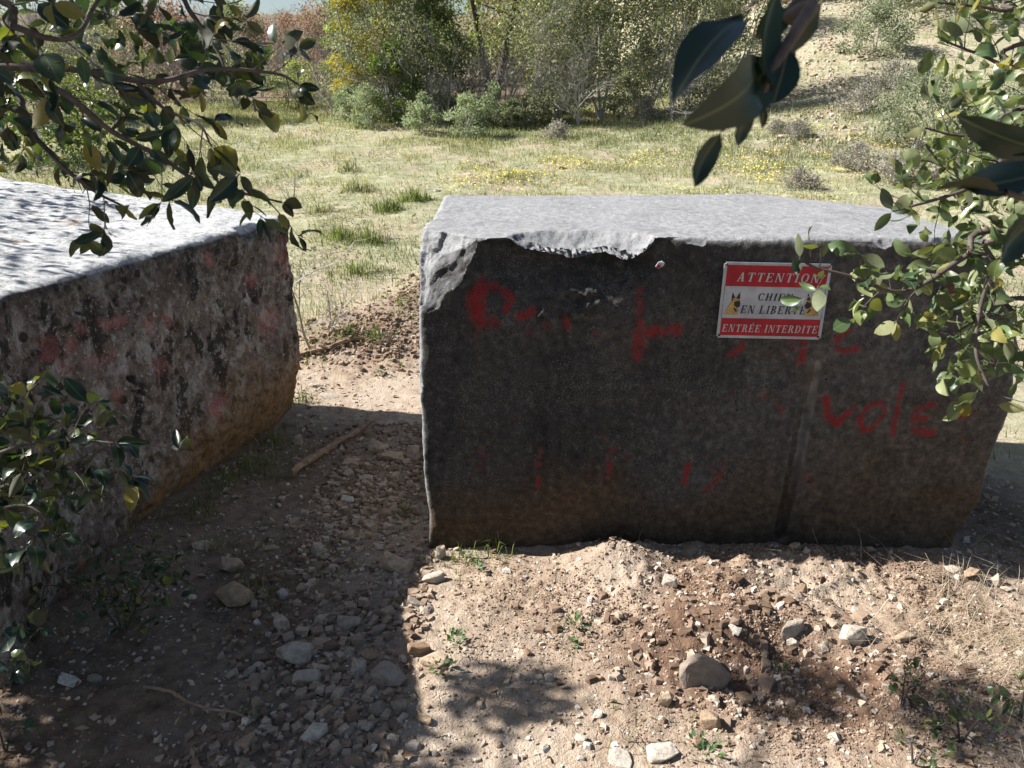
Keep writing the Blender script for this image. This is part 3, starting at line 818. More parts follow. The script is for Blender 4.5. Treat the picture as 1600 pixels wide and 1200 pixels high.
class Glyphs:
    """bold serif italics drawn as flat shapes"""
    TH, TN, SR = 0.21, 0.085, 0.07
    def __init__(s, shear=0.2): s.V = []; s.F = []; s.shear = shear; s.lvl = 0
    def poly(s, pts):
        b = len(s.V); s.lvl += 1
        for x, y in pts: s.V.append((x, y, 0.00002 * (s.lvl % 7)))
        s.F.append(tuple(range(b, b + len(pts))))
    def rect(s, x0, y0, x1, y1): s.poly([(x0, y0), (x1, y0), (x1, y1), (x0, y1)])
    def stem(s, x, y0=0.0, y1=1.0, t=None, foot=True, head=True):
        t = t or s.TH
        s.rect(x, y0, x + t, y1)
        if foot: s.rect(x - 0.08, y0, x, y0 + s.SR); s.rect(x + t, y0, x + t + 0.08, y0 + s.SR)
        if head: s.rect(x - 0.08, y1 - s.SR, x, y1); s.rect(x + t, y1 - s.SR, x + t + 0.08, y1)
    def diag(s, xa, ya, xb, yb, t): s.poly([(xa, ya), (xa + t, ya), (xb + t, yb), (xb, yb)])
    def arc(s, cx, cy, rx, ry, a0, a1, ti, to):
        n = 14
        for k in range(n):
            p = []
            for a in (a0 + (a1 - a0) * k / n, a0 + (a1 - a0) * (k + 1) / n):
                th = math.radians(a); tt = ti + (to - ti) * abs(math.cos(th))
                p.append(((cx + rx * math.cos(th), cy + ry * math.sin(th)), (cx + (rx - tt) * math.cos(th), cy + (ry - tt * 0.75) * math.sin(th))))
            s.poly([p[0][0], p[1][0], p[1][1], p[0][1]])
    def glyph(s, ch):
        T, t, S = s.TH, s.TN, s.SR
        if ch == ' ': return 0.42
        if ch in 'EÉ':
            s.stem(0.08); s.rect(0.29 + .08, 1 - S, 0.78, 1); s.rect(0.70, 0.72, 0.78, 1 - S)
            s.rect(0.37, 0, 0.82, S); s.rect(0.74, S, 0.82, 0.28); s.rect(0.29, 0.47, 0.58, 0.55); s.rect(0.54, 0.38, 0.60, 0.47); s.rect(0.54, 0.55, 0.60, 0.64)
            if ch == 'É': s.poly([(0.36, 1.08), (0.45, 1.08), (0.66, 1.28), (0.50, 1.28)])
            return 0.95
        if ch == 'T':
            s.stem(0.33, head=False); s.rect(0.02, 1 - S, 0.33, 1); s.rect(0.54, 1 - S, 0.86, 1); s.rect(0.02, 0.72, 0.09, 1 - S); s.rect(0.79, 0.72, 0.86, 1 - S)
            return 0.98
        if ch == 'I': s.stem(0.1); return 0.52
        if ch == 'L': s.stem(0.08); s.rect(0.37, 0, 0.80, S); s.rect(0.72, S, 0.80, 0.32); return 0.93
        if ch == 'H': s.stem(0.08); s.stem(0.66); s.rect(0.29, 0.46, 0.66, 0.55); return 1.08
        if ch == 'N':
            s.stem(0.10, t=t); s.stem(0.78, t=t, foot=False); s.diag(0.66, 0.0, 0.10, 1.0, T * 0.98); return 1.08
        if ch == 'A':
            s.diag(0.58, S, 0.36, 1.0, T); s.diag(0.10, S, 0.40, 0.98, t); s.rect(0.24, 0.30, 0.62, 0.38)
            s.rect(0.0, 0, 0.27, S); s.rect(0.50, 0, 0.90, S); return 1.02
        if ch == 'O': s.arc(0.5, 0.5, 0.46, 0.52, 0, 360, t, T); return 1.10
        if ch == 'C':
            s.arc(0.5, 0.5, 0.46, 0.52, 42, 318, t, T); s.rect(0.80, 0.70, 0.87, 1.0); return 1.02
        if ch == 'D': s.stem(0.08); s.arc(0.38, 0.5, 0.54, 0.5, -90, 90, t, T); return 1.08
        if ch == 'B': s.stem(0.08); s.arc(0.34, 0.745, 0.40, 0.255, -90, 90, t, T); s.arc(0.34, 0.26, 0.46, 0.26, -90, 90, t, T); return 0.95
        if ch == 'R':
            s.stem(0.08); s.arc(0.34, 0.735, 0.42, 0.265, -90, 90, t, T); s.diag(0.66, S, 0.42, 0.49, T); s.rect(0.62, 0, 0.98, S); return 1.02
        return 0.6
    def text(self, txt, x0, x1, ybase, h):
        """set txt between x0 and x1 on a baseline"""
        x = 0.0
        spans = []
        for ch in txt:
            b = len(self.V); w = self.glyph(ch)
            for n in range(b, len(self.V)):
                vx, vy, vz = self.V[n]; self.V[n] = (vx + x + self.shear * vy, vy, vz)
            x += w + 0.16
        x -= 0.16
        sc = (x1 - x0) / x
        self.V = [(x0 + a * sc, ybase + b_ * h, c) for a, b_, c in self.V]
        return self

def flat_part(name, V, F, mat, parent, zoff):
    # sign local: x right, y = towards the viewer is -Y, z up; flat shapes given as (x, z, tiny)
    me = bpy.data.meshes.new(name)
    me.from_pydata([(a, -(zoff + c), b) for a, b, c in V], [], F)
    return link(name, me, mat, parent)

def build_sign():
    bl = front_uv(1117, 525); br = front_uv(1283, 525); tl = front_uv(1129, 407); tr = front_uv(1293, 408)
    W = ((br[0] - bl[0]) + (tr[0] - tl[0])) / 2; H = (tl[1] - bl[1] + tr[1] - br[1]) / 2
    s = empty("warning_sign", (RB_O.x + bl[0], RB_O.y - 0.017, bl[1]), "red and white dog warning sign screwed to the dark block", "sign")
    s.rotation_euler = (0, math.radians(1.2), 0)
    bm = bmesh.new()
    bmesh.ops.create_cube(bm, size=1.0)
    for v in bm.verts: v.co = Vector(((v.co.x + 0.5) * W, v.co.y * 0.003, (v.co.z + 0.5) * H))
    bmesh.ops.bevel(bm, geom=[e for e in bm.edges if abs(e.verts[0].co.x - e.verts[1].co.x) < 1e-5 and abs(e.verts[0].co.z - e.verts[1].co.z) < 1e-5], offset=0.006, segments=3, affect='EDGES')
    me = bpy.data.meshes.new("plate"); bm.to_mesh(me); bm.free()
    link("plate", me, M['plate'], s)
    e = 0.0105
    def band(name, x0, z0, x1, z1, mat, lift=0.0022):
        return flat_part(name, [(x0, z0, 0), (x1, z0, 0), (x1, z1, 0), (x0, z1, 0)], [(0, 1, 2, 3)], mat, s, lift)
    top_band = band("red_band", e, H * 0.69, W - e, H - e * 0.9, M['sign_red'])
    low_band = band("red_band", e, e * 0.9, W - e, H * 0.268, M['sign_red'])
    for x in (e * 0.92, W - e * 0.92):
        band("border_line", x - 0.0006, H * 0.268, x + 0.0006, H * 0.69, M['sign_black'])
    def line(name, txt, x0, x1, zb, h, mat, parent):
        g = Glyphs().text(txt, x0, x1, zb, h)
        return flat_part(name, g.V, g.F, mat, parent, 0.0028)
    line("lettering", "ATTENTION", W * 0.13, W * 0.90, H * 0.755, H * 0.115, M['sign_white'], top_band)
    line("lettering", "CHIEN", W * 0.345, W * 0.675, H * 0.510, H * 0.095, M['sign_black'], s)
    line("lettering", "EN LIBERTÉ", W * 0.20, W * 0.815, H * 0.335, H * 0.105, M['sign_black'], s)
    line("lettering", "ENTRÉE INTERDITE", W * 0.045, W * 0.955, H * 0.085, H * 0.10, M['sign_white'], low_band)
    # the two printed dog heads, facing each other
    for sx, x0 in ((1, W * 0.05), (-1, W * 0.945)):
        fit = lambda pts: [(x0 + sx * a * W * 0.145, H * 0.315 + b * H * 0.30, c) for a, b, c in pts]
        tan = [(0.0, 0.0, 0), (0.85, 0.0, 0), (0.90, 0.18, 0), (0.80, 0.38, 0), (0.92, 0.55, 0), (0.86, 0.72, 0), (0.45, 0.74, 0), (0.30, 0.50, 0), (0.12, 0.22, 0)]
        body = flat_part("dog_print", fit(tan), [tuple(range(len(tan)))], M['dog_tan'], s, 0.0024)
        black = [[(0.36, 0.70), (0.40, 1.0), (0.60, 0.74)], [(0.66, 0.72), (0.88, 1.02), (0.92, 0.70)], [(0.55, 0.56), (0.90, 0.64), (0.98, 0.48), (0.94, 0.34), (0.74, 0.32), (0.58, 0.42)],
                 [(0.34, 0.68), (0.50, 0.70), (0.46, 0.60)], [(0.52, 0.30), (0.66, 0.30), (0.80, 0.16), (0.72, 0.12)]]
        V = []; F = []
        for p in black:
            b = len(V); V += [(a, c, 0.00003) for a, c in p]; F.append(tuple(range(b, len(V))))
        flat_part("dog_markings", fit(V), F, M['sign_black'], body, 0.0027)
    for x, z in ((0.009, 0.009), (W - 0.009, 0.009), (0.009, H - 0.009), (W - 0.009, H - 0.009)):
        bm = bmesh.new()
        bmesh.ops.create_cone(bm, cap_ends=True, segments=10, radius1=0.0042, radius2=0.003, depth=0.003)
        me = bpy.data.meshes.new("screw"); bm.to_mesh(me); bm.free()
        o = link("screw", me, M['screw'], s, (x, -0.003, z)); o.rotation_euler = (math.radians(90), 0, 0)
    return s
build_sign()

# torn scrap of an old fixing left higher up on the face
def build_scrap():
    pts = [front_uv(*p) for p in ((1023, 415), (1027, 408), (1033, 406), (1037, 409), (1036, 413), (1031, 416), (1027, 418))]
    V = []; n = len(pts)
    for t, y in ((0, -0.018), (1, -0.013)):
        for x, z in pts: V.append((x + RB_O.x, RB_O.y + y + random.uniform(-.003, .003), z))
    F = [tuple(range(n))[::-1], tuple(range(n, 2 * n))] + [(k, (k + 1) % n, n + (k + 1) % n, n + k) for k in range(n)]
    me = bpy.data.meshes.new("metal_scrap"); me.from_pydata(V, [], F)
    o = link("metal_scrap", me, M['plate']); tag(o, "tiny torn white scrap fixed high on the dark block", "scrap")
    band = bpy.data.meshes.new("red_edge")
    q = [(1022, 416), (1026, 411), (1031, 412), (1029, 417)]
    band.from_pydata([(front_uv(*p)[0] + RB_O.x, RB_O.y - 0.0235, front_uv(*p)[1]) for p in q], [], [(0, 1, 2, 3)])
    link("red_edge", band, M['sign_red'], o)
build_scrap()

# ------------------------------------------------------------------ stones
def hull_stone(seed, flat=0.6, n=22, sub=False, shape=None):
    r = random.Random(seed)
    bm = bmesh.new()
    ex = (r.uniform(0.8, 1.1), r.uniform(0.6, 0.9), flat * r.uniform(0.8, 1.1))
    for q_ in (shape or []): bm.verts.new(q_)
    for _ in range(0 if shape else n):
        v = Vector((r.gauss(0, 1), r.gauss(0, 1), r.gauss(0, 1))).normalized()
        # push towards a box so that faces stay flat and edges crisp
        m = max(abs(v.x), abs(v.y), abs(v.z))
        v = v.lerp(v / m, 0.55) * r.uniform(0.85, 1.05)
        bm.verts.new((v.x * ex[0] * 0.5, v.y * ex[1] * 0.5, v.z * ex[2] * 0.5))
    res = bmesh.ops.convex_hull(bm, input=bm.verts)
    bmesh.ops.delete(bm, geom=[g for g in set(res["geom_interior"] + res["geom_unused"]) if isinstance(g, bmesh.types.BMVert)], context='VERTS')
    bmesh.ops.dissolve_limit(bm, angle_limit=math.radians(12), verts=bm.verts, edges=bm.edges)
    if sub:
        bmesh.ops.bevel(bm, geom=list(bm.edges), offset=0.022, segments=1, affect='EDGES', clamp_overlap=True)
        bmesh.ops.triangulate(bm, faces=bm.faces)
        bmesh.ops.subdivide_edges(bm, edges=[e for e in bm.edges if e.calc_length() > 0.16], cuts=2, use_grid_fill=True)
        bmesh.ops.triangulate(bm, faces=bm.faces)
        P = np.array([v.co for v in bm.verts])
        d = 0.022 * fbm(P, 5, 3, 0.6, seed=seed)
        bm.normal_update()
        for v, k in zip(bm.verts, d): v.co += v.normal * float(k)
    else:
        bmesh.ops.triangulate(bm, faces=bm.faces)
    me = bpy.data.meshes.new("stone"); bm.to_mesh(me); bm.free()
    return me

SMALL = {k: [hull_stone(100 + s, random.uniform(0.35, 0.85)) for s in range(9)] for k in ('stone', 'stone_grey', 'stone_white')}
for k, l in SMALL.items():
    for me in l: me.materials.append(M[k])

def put_stone(me, p, sx, sy, sz, label, group, sink=0.25, tilt=0.35, name="stone", cat="stone", rz=None):
    o = bpy.data.objects.new(name, me)
    o.location = (p.x, p.y, p.z + sz * (0.5 - sink))
    o.scale = (sx, sy, sz)
    o.rotation_euler = (random.uniform(-tilt, tilt), random.uniform(-tilt, tilt), random.uniform(0, 6.28) if rz is None else rz)
    col.objects.link(o)
    return tag(o, label, cat, group)

# stones one can point at: pixel centre, pixel width, pixel height, flatness, material, label
HERO = [
    (1096, 1052, 78, 72, 0.75, 'stone_grey', "largest smooth brown stone standing in the dug earth, front right"),
    (1330, 996, 46, 46, 0.7, 'stone_white', "pale pointed stone alone on sunlit crumbly earth below the groove"),
    (1040, 1090, 30, 34, 0.9, 'stone', "small tan stone just left of the largest brown stone"),
    (1110, 1124, 40, 46, 0.7, 'stone', "angular stone just below the largest brown stone"),
    (604, 1049, 84, 50, 0.6, 'stone_grey', "squared brick-like stone half in sun at the shadow edge"),
    (462, 1018, 64, 60, 0.5, 'stone_grey', "broad flat grey stone in the shaded path, left foreground"),
    (482, 1058, 46, 40, 0.35, 'stone_white', "bluish white flake of stone under the broad flat grey stone"),
    (370, 926, 64, 50, 0.85, 'stone', "rounded tan stone with grass at its foot by the left block"),
    (361, 882, 42, 36, 0.8, 'stone', "round cracked tan stone behind the rounded tan stone"),
    (316, 848, 32, 26, 0.8, 'stone', "tan stone beside low oak leaves at the left block's foot"),
    (620, 878, 56, 42, 0.7, 'stone', "reddish wedge stone in the shaded path near the dark block's corner"),
    (678, 903, 44, 32, 0.6, 'stone_white', "pale stone lying in front of the dark block's left corner"),
    (688, 866, 22, 30, 1.0, 'stone_white', "small upright pale stone wedged at the dark block's left corner"),
    (441, 974, 32, 36, 0.7, 'stone', "tan stone at the left border of the path, above the flat grey one"),
    (500, 1003, 46, 30, 0.4, 'stone', "low tan stone touching the right side of the flat grey stone"),
    (490, 1146, 52, 44, 0.6, 'stone_white', "sunlit pale stone at the lower end of the shaded path"),
    (560, 1046, 26, 34, 0.45, 'stone_grey', "grey slab standing left against the brick-like stone"),
    (655, 1014, 36, 28, 0.6, 'stone', "tan stone above the brick-like stone, right on the shadow line"),
    (678, 1030, 44, 30, 0.6, 'stone', "sunlit tan stone right of the brick-like stone"),
    (590, 985, 34, 24, 0.6, 'stone_grey', "grey stone in shade above the brick-like stone"),
    (545, 975, 40, 34, 0.5, 'stone_grey', "flat grey stone in mid path shade, left of the shadow line"),
    (592, 1108, 40, 34, 0.6, 'stone_grey', "dark angular stone in shade under the brick-like stone"),
    (624, 1106, 34, 32, 0.55, 'stone_grey', "curved dark stone at the shadow corner under the brick-like stone"),
    (538, 1078, 24, 20, 0.6, 'stone_grey', "small shaded stone left of the dark angular stone"),
    (612, 928, 28, 18, 0.6, 'stone_grey', "grey pebble in shade under the reddish wedge stone"),
    (590, 700, 36, 28, 0.75, 'stone', "orange tan stone in shade where the lower stick ends"),
    (548, 722, 32, 20, 0.7, 'stone', "tan stone beside the middle of the lower stick"),
    (611, 716, 44, 20, 0.45, 'stone', "long flat tan stone right of the lower stick"),
    (556, 740, 26, 20, 0.7, 'stone', "small block of tan stone below the lower stick"),
    (572, 748, 26, 18, 0.5, 'stone_white', "whitish stone just below the small tan block near the stick"),
    (646, 712, 24, 30, 0.8, 'stone', "tan stone tucked against the dark block's left side"),
    (543, 782, 22, 16, 0.8, 'stone_white', "cream stone alone in the middle of the shaded path"),
    (567, 820, 26, 14, 0.6, 'stone', "low tan brick-shaped stone in the shaded path"),
    (545, 838, 22, 22, 0.7, 'stone', "tan stone left of the low brick-shaped stone pair"),
    (570, 836, 26, 14, 0.6, 'stone', "tan stone right under the low brick-shaped stone"),
    (612, 790, 24, 14, 0.7, 'stone', "tan stone in path shade near the dark block's side"),
    (600, 803, 22, 18, 0.7, 'stone', "small tan stone left of the one by the dark block's side"),
    (497, 858, 20, 24, 0.7, 'stone', "narrow tan stone in the centre left of the shaded path"),
    (420, 855, 30, 18, 0.6, 'stone', "half-round tan stone at the path's left margin"),
    (422, 814, 22, 18, 0.8, 'stone', "tan stone above the half-round one on the path margin"),
    (440, 778, 18, 14, 0.8, 'stone', "cube-like tan stone left of the lower stick's end"),
    (465, 686, 22, 26, 0.8, 'stone', "orange stone in weeds at the left block's far corner"),
    (455, 660, 26, 22, 0.8, 'stone_grey', "grey stone at the foot of the left block's far corner"),
    (515, 616, 28, 14, 0.4, 'stone_white', "white slab on the sunlit path between the blocks"),
    (497, 603, 16, 10, 0.5, 'stone_white', "small white stone behind the white slab on the sunlit path"),
    (1490, 886, 32, 18, 0.6, 'stone_white', "white stone at the right end of the block's shadow line"),
    (1517, 896, 38, 26, 0.6, 'stone', "tan stone in the middle of the trio at the block's right foot"),
    (1556, 902, 30, 30, 0.7, 'stone_white', "upright pale stone, rightmost of the trio at the block's foot"),
    (1576, 917, 24, 14, 0.5, 'stone_white', "white chip in front of the rightmost pale upright stone"),
    (1236, 980, 46, 40, 0.5, 'stone_white', "cream lump of stone in dug earth left of the pale pointed stone"),
    (1237, 1012, 18, 18, 0.9, 'stone_white', "little white cube stone under the cream lump"),
    (1046, 912, 26, 26, 0.7, 'stone_white', "pale stone on top of the dug earth below the block"),
    (1254, 918, 24, 24, 0.7, 'stone', "tan stone on the earth in front of the groove's foot"),
    (1408, 1002, 40, 20, 0.5, 'stone', "long tan stone right of the pale pointed stone"),
    (1452, 1065, 26, 20, 0.5, 'stone_white', "bright white stone chip beside the dry straw patch"),
    (1242, 858, 24, 18, 0.8, 'stone', "brown stone in shade at the foot of the groove"),
    (1046, 836, 34, 22, 0.8, 'stone_grey', "grey stone in shade against the dark block's base"),
    (1165, 1085, 46, 24, 0.35, 'stone', "long pale slab right of the largest brown stone"),
    (1030, 1172, 56, 40, 0.3, 'stone_white', "largest flat white stone at the bottom edge"),
    (970, 1186, 48, 24, 0.3, 'stone_white', "flat white stone left of the largest flat white stone"),
    (843, 1056, 14, 24, 0.4, 'stone_white', "left one of two white upright flakes on bare earth"),
    (858, 1056, 18, 26, 0.4, 'stone_white', "right one of two white upright flakes on bare earth"),
    (108, 1058, 38, 20, 0.8, 'stone_white', "sunlit pale stone in the dark lower left corner"),
    (148, 1054, 26, 20, 0.8, 'stone_grey', "grey round stone beside the sunlit pale one, lower left"),
    (880, 261, 14, 10, 0.8, 'stone', "pinkish stone in the meadow, nearest the block's middle"),
    (792, 280, 16, 9, 0.7, 'stone', "stone in the meadow behind the dark block's left half"),
    (730, 268, 16, 9, 0.7, 'stone', "left of two stones in the bare meadow patch"),
    (682, 299, 16, 9, 0.8, 'stone_white', "pale stone just behind the dark block's left rear corner"),
    (1228, 214, 30, 14, 0.4, 'stone_white', "pale slab in the far grass right of the hanging leaves"),
    (1342, 86, 16, 12, 0.6, 'stone_white', "white rock on the upper hill track"),
    (1372, 84, 22, 16, 0.7, 'stone_white', "larger white rock on the right of the upper hill track"),
]
BIG = [(-0.5, -0.15, 0.05), (-0.42, -0.2, 0.38), (-0.12, -0.18, 0.56), (0.18, -0.2, 0.40), (0.52, -0.2, 0.12), (0.46, -0.18, -0.2), (0.2, -0.25, -0.42), (-0.3, -0.25, -0.45),
       (-0.4, 0.25, 0.1), (-0.1, 0.2, 0.45), (0.25, 0.2, 0.3), (0.5, 0.3, 0.0), (0.4, 0.35, -0.4), (-0.35, 0.35, -0.45)]
hero_xy = []
for n, (px, py, w, h, fl, mk, lab) in enumerate(HERO):
    p = ground_at(px, py + h * 0.25)
    dep = p.y * CP - (p.z - CAM_H) * SP
    s = w / FPX * dep
    me = hull_stone(500 + n, 1.0, 17 + n % 9, sub=True, shape=BIG if n == 0 else None); me.materials.append(M[mk])
    # what shows of the height on the picture is height plus foreshortened depth
    zz = max(0.35 * s, 0.45 * fl * s, (h / FPX * dep - 0.40 * s) / 0.8 * 1.35) * (0.6 if fl < 0.45 else 1.0)
    o = put_stone(me, p, s * 1.05, s * 0.85, zz, lab, "stones one can pick out", sink=0.33, tilt=0.18, rz=random.uniform(-0.5, 0.5) if n else 0.12)
    hero_xy.append((p.x, p.y, s * 0.5))

def free(x, y, r):
    return all((x - a) ** 2 + (y - b) ** 2 > (r + c) ** 2 * 0.6 for a, b, c in hero_xy)
def inside_blocks(x, y, m=0.0):
    if RB_O.x - m < x < RB_O.x + 2.08 + m and RB_O.y - m < y < RB_O.y + 1.2: return True
    if 1.9 < y < 5.6 and x < -1.05:
        t = 4.1 - y
        fx = -1.115 + np.interp(t, [-3, 0, .8, 1.6, 1.86, 2.14], [-5.0, 0, -0.255, -0.485, -0.44, -0.335])
        if x < fx + m: return True
    return False

# smaller stones, told apart only by where they lie
def scatter(n, fx, fy, size, label, group, kinds, accept=None):
    c = 0; tries = 0
    while c < n and tries < n * 60:
        tries += 1
        px, py = random.uniform(*fx), random.uniform(*fy)
        p = ground_at(px, py)
        s = random.uniform(*size) * (0.7 + 0.6 * random.random() ** 2)
        if inside_blocks(p.x, p.y, 0.02) or not free(p.x, p.y, s * 0.5): continue
        if accept and random.random() > accept(p.x, p.y): continue
        put_stone(random.choice(SMALL[random.choice(kinds)]), p, s, s * random.uniform(0.7, 1), s * random.uniform(0.5, 0.9), label, group, sink=0.38)
        hero_xy.append((p.x, p.y, s * 0.5)); c += 1
scatter(58, (330, 655), (680, 960), (0.018, 0.042), "small tan stone trodden into the shaded path between the blocks", "small stones on the shaded path", ['stone', 'stone', 'stone_grey'])
scatter(52, (390, 680), (930, 1190), (0.026, 0.066), "grey stone among the rubble in the lower shaded path", "rubble in the lower path", ['stone_grey', 'stone_grey', 'stone'])
scatter(64, (820, 1600), (885, 1195), (0.016, 0.046), "small pale stone in the dug earth before the dark block", "small stones in the dug earth", ['stone', 'stone_white', 'stone_white'])
scatter(20, (660, 840), (900, 1195), (0.016, 0.036), "small chip on the sunlit bare earth left of the dug soil", "chips on the bare earth", ['stone', 'stone_white'])
scatter(12, (455, 650), (520, 665), (0.016, 0.036), "small pale stone on the sunlit strip of path between the blocks", "pebbles on the sunlit path", ['stone_white', 'stone'])
scatter(20, (1200, 1400), (30, 215), (0.08, 0.20), "pale rock lying on the stony hill track beyond the meadow", "rocks on the hill track", ['stone_white', 'stone_white', 'stone'])
scatter(5, (660, 1040), (225, 300), (0.05, 0.10), "small pale stone in the thin meadow grass behind the blocks", "stones in the meadow", ['stone', 'stone_white'])

# crumbs of soil and gravel nobody could count
def crumbs(name, N, size, mat, label, cat, weight, xr, yr):
    x = rng.uniform(*xr, N * 4); y = rng.uniform(*yr, N * 4)
    keep = rng.random(N * 4) < weight(x, y)
    x, y = x[keep][:N], y[keep][:N]
    n = len(x)
    s = size * (0.4 + 0.9 * rng.random(n) ** 2 + 0.9 * rng.random(n) ** 12)
    z = ground_z(x, y)
    oc = np.array([[-1, -.8, -.6], [1, -.8, -.6], [1, .8, -.6], [-1, .8, -.6], [-.7, -.6, .6], [.8, -.5, .6], [.6, .6, .6], [-.8, .5, .6]])
    T = np.array([[0, 1, 5], [0, 5, 4], [1, 2, 6], [1, 6, 5], [2, 3, 7], [2, 7, 6], [3, 0, 4], [3, 4, 7], [4, 5, 6], [4, 6, 7]])
    a = rng.uniform(0, 6.28, n); c, sn = np.cos(a), np.sin(a)
    base = (oc[None] + 0.75 * (rng.random((n, 8, 3)) - 0.5)) * s[:, None, None] * 0.5
    V = np.stack([base[..., 0] * c[:, None] - base[..., 1] * sn[:, None], base[..., 0] * sn[:, None] + base[..., 1] * c[:, None], base[..., 2] * rng.uniform(0.6, 1.1, (n, 1))], -1)
    V += np.stack([x, y, z + s * 0.12], 1)[:, None, :]
    F = (T[None] + (np.arange(n) * 8)[:, None, None]).reshape(-1, 3)
    me = mesh_np(name, V.reshape(-1, 3), F, False, dict(tone=np.repeat(rng.random(n), 8)))
    return tag(link(name, me, mat), label, cat, kind="stuff")

def mat_tone(name, stops, rough=0.95):
    m, nt, out = new_mat(name); q = NT(nt)
    c = q.ramp(q.attr("tone"), stops)
    n = q.noise(150, 2, 0.6, q.coord())
    c = q.mix(q.ramp(n, [(0.3, 0.35), (0.7, 0.0)]), c, (0.12, 0.08, 0.055))
    nt.links.new(q.bsdf(c, rough, 0.1), out.inputs[0])
    return m
M['crumb'] = mat_tone("soil_crumbs", [(0, (0.16, 0.108, 0.075)), (0.5, (0.27, 0.192, 0.137)), (0.9, (0.40, 0.30, 0.22)), (1, (0.55, 0.465, 0.375))])
M['clod'] = mat_tone("earth_clods", [(0, (0.12, 0.078, 0.053)), (0.6, (0.22, 0.152, 0.108)), (1, (0.34, 0.25, 0.185))])
M['rubble'] = mat_tone("path_rubble", [(0, (0.17, 0.115, 0.080)), (0.5, (0.30, 0.220, 0.160)), (1, (0.47, 0.375, 0.29))])
M['gravel'] = mat_tone("gravel", [(0, (0.26, 0.19, 0.14)), (0.5, (0.42, 0.34, 0.265)), (1, (0.62, 0.56, 0.48))])
outb = lambda x, y: np.array([0.0 if inside_blocks(a, b) else 1.0 for a, b in zip(x, y)])
crumbs("soil_crumbs", 22000, 0.0069, M['crumb'], "crumbs of dug reddish earth before the dark block", "soil", lambda x, y: np.clip(loose(x, y) * 1.1, 0, 1) ** 1.5 * np.clip(0.15 + 1.2 * sstep(-0.25, 0.3, fbm(xy0(x, y), 5, 3, seed=203)), 0, 1) * outb(x, y), (-0.2, 2.3), (1.5, 2.75))
crumbs("earth_clods", 420, 0.030, M['clod'], "lumps of turned earth before the dark block", "soil", lambda x, y: np.clip(gauss2(x, y, 0.75, 2.08, 0.4, 0.2) + 0.5 * loose(x, y) ** 2 * sstep(0, 0.4, fbm(xy0(x, y), 4, 3, seed=204)), 0, 1) * outb(x, y), (-0.1, 2.2), (1.5, 2.7))
crumbs("soil_crumbs", 3500, 0.024, M['crumb'], "crumbs of dark dug earth beside the path behind the gap", "soil", lambda x, y: np.clip(loose(x, y), 0, 1) ** 1.3 * outb(x, y), (-1.5, 0.1), (4.3, 7.0))
crumbs("path_gravel", 6500, 0.0095, M['gravel'], "fine gravel and chips scattered over the track", "gravel", lambda x, y: (0.25 + 0.6 * sstep(-0.2, 0.3, fbm(xy0(x, y), 4, 3, seed=201))) * outb(x, y), (-1.5, 2.2), (1.5, 4.8))
M['chips'] = mat_tone("limestone_chips", [(0, (0.36, 0.27, 0.195)), (0.5, (0.50, 0.41, 0.32)), (1, (0.66, 0.60, 0.52))])
crumbs("stone_chips", 900, 0.019, M['chips'], "pale chips of limestone mixed into the earth of the track", "stone chips", lambda x, y: (0.12 + 0.6 * loose(x, y) + 0.35 * sstep(-0.35, 0.2, x) * sstep(2.4, 1.9, y)) * outb(x, y), (-1.4, 2.2), (1.5, 4.6))
crumbs("path_rubble", 2600, 0.027, M['rubble'], "small rubble trodden into the path between the blocks", "rubble", lambda x, y: sstep(-0.95, -0.7, x) * sstep(-0.25, -0.34, x) * (0.3 + 0.6 * sstep(-0.2, 0.3, fbm(xy0(x, y), 4, 3, seed=205))) * outb(x, y), (-1.2, -0.2), (1.5, 3.9))
crumbs("hill_scree", 7000, 0.05, M['gravel'], "pale scree on the hill track to the right", "gravel", lambda x, y: sstep(1.6, 0.3, np.abs(x - (4.4 + (y - 12) * 0.40))) * (0.3 + 0.5 * sstep(-0.2, 0.4, fbm(xy0(x, y), 0.9, 3, seed=202))), (3.2, 12), (12, 30))

# ------------------------------------------------------------------ sticks
def stick(pa, pb, r0, r1, label, lift=0.01, bends=5):
    a, b = ground_at(*pa), ground_at(*pb)
    pts = []
    for k in range(bends + 1):
        t = k / bends
        p = a.lerp(b, t)
        p.z = max(p.z, gz(p.x, p.y)) + lift + r0 * 0.6
        p += Vector((random.uniform(-1, 1), random.uniform(-1, 1), 0)) * 0.012 * (0 < k < bends)
        pts.append(p)
    path = [p - a for p in smooth_path(pts, 5)]
    path = [q_ + Vector((random.uniform(-1, 1), random.uniform(-1, 1), random.uniform(-.5, .5))) * r0 * 0.35 for q_ in path]
    V, F = tube(path, r0, r1, 8, wob=0.5)
    n = len(V); F = F + [tuple(range(8))[::-1], tuple(range(n - 8, n))]
    me = bpy.data.meshes.new("stick"); me.from_pydata(V, [], F)
    o = link("stick", me, M['stick'], loc=a)
    return tag(o, label, "stick")
stick((448, 568), (566, 533), 0.017, 0.012, "dry stick lying across the sunlit path beside the left block")
stick((454, 750), (586, 666), 0.018, 0.011, "brown stick in shade, pointing up the path between the blocks", 0.02)
stick((225, 1080), (400, 1145), 0.005, 0.003, "thin twig across the dark lower left corner")
stick((1368, 858), (1394, 846), 0.005, 0.003, "thin pale twig sticking up by the shadow line, right")
stick((950, 862), (962, 850), 0.003, 0.002, "short straw-thin twig in the shadow notch below the block")
stick((1020, 1060), (1010, 1030), 0.004, 0.003, "short dark twig left of the small tan stone")

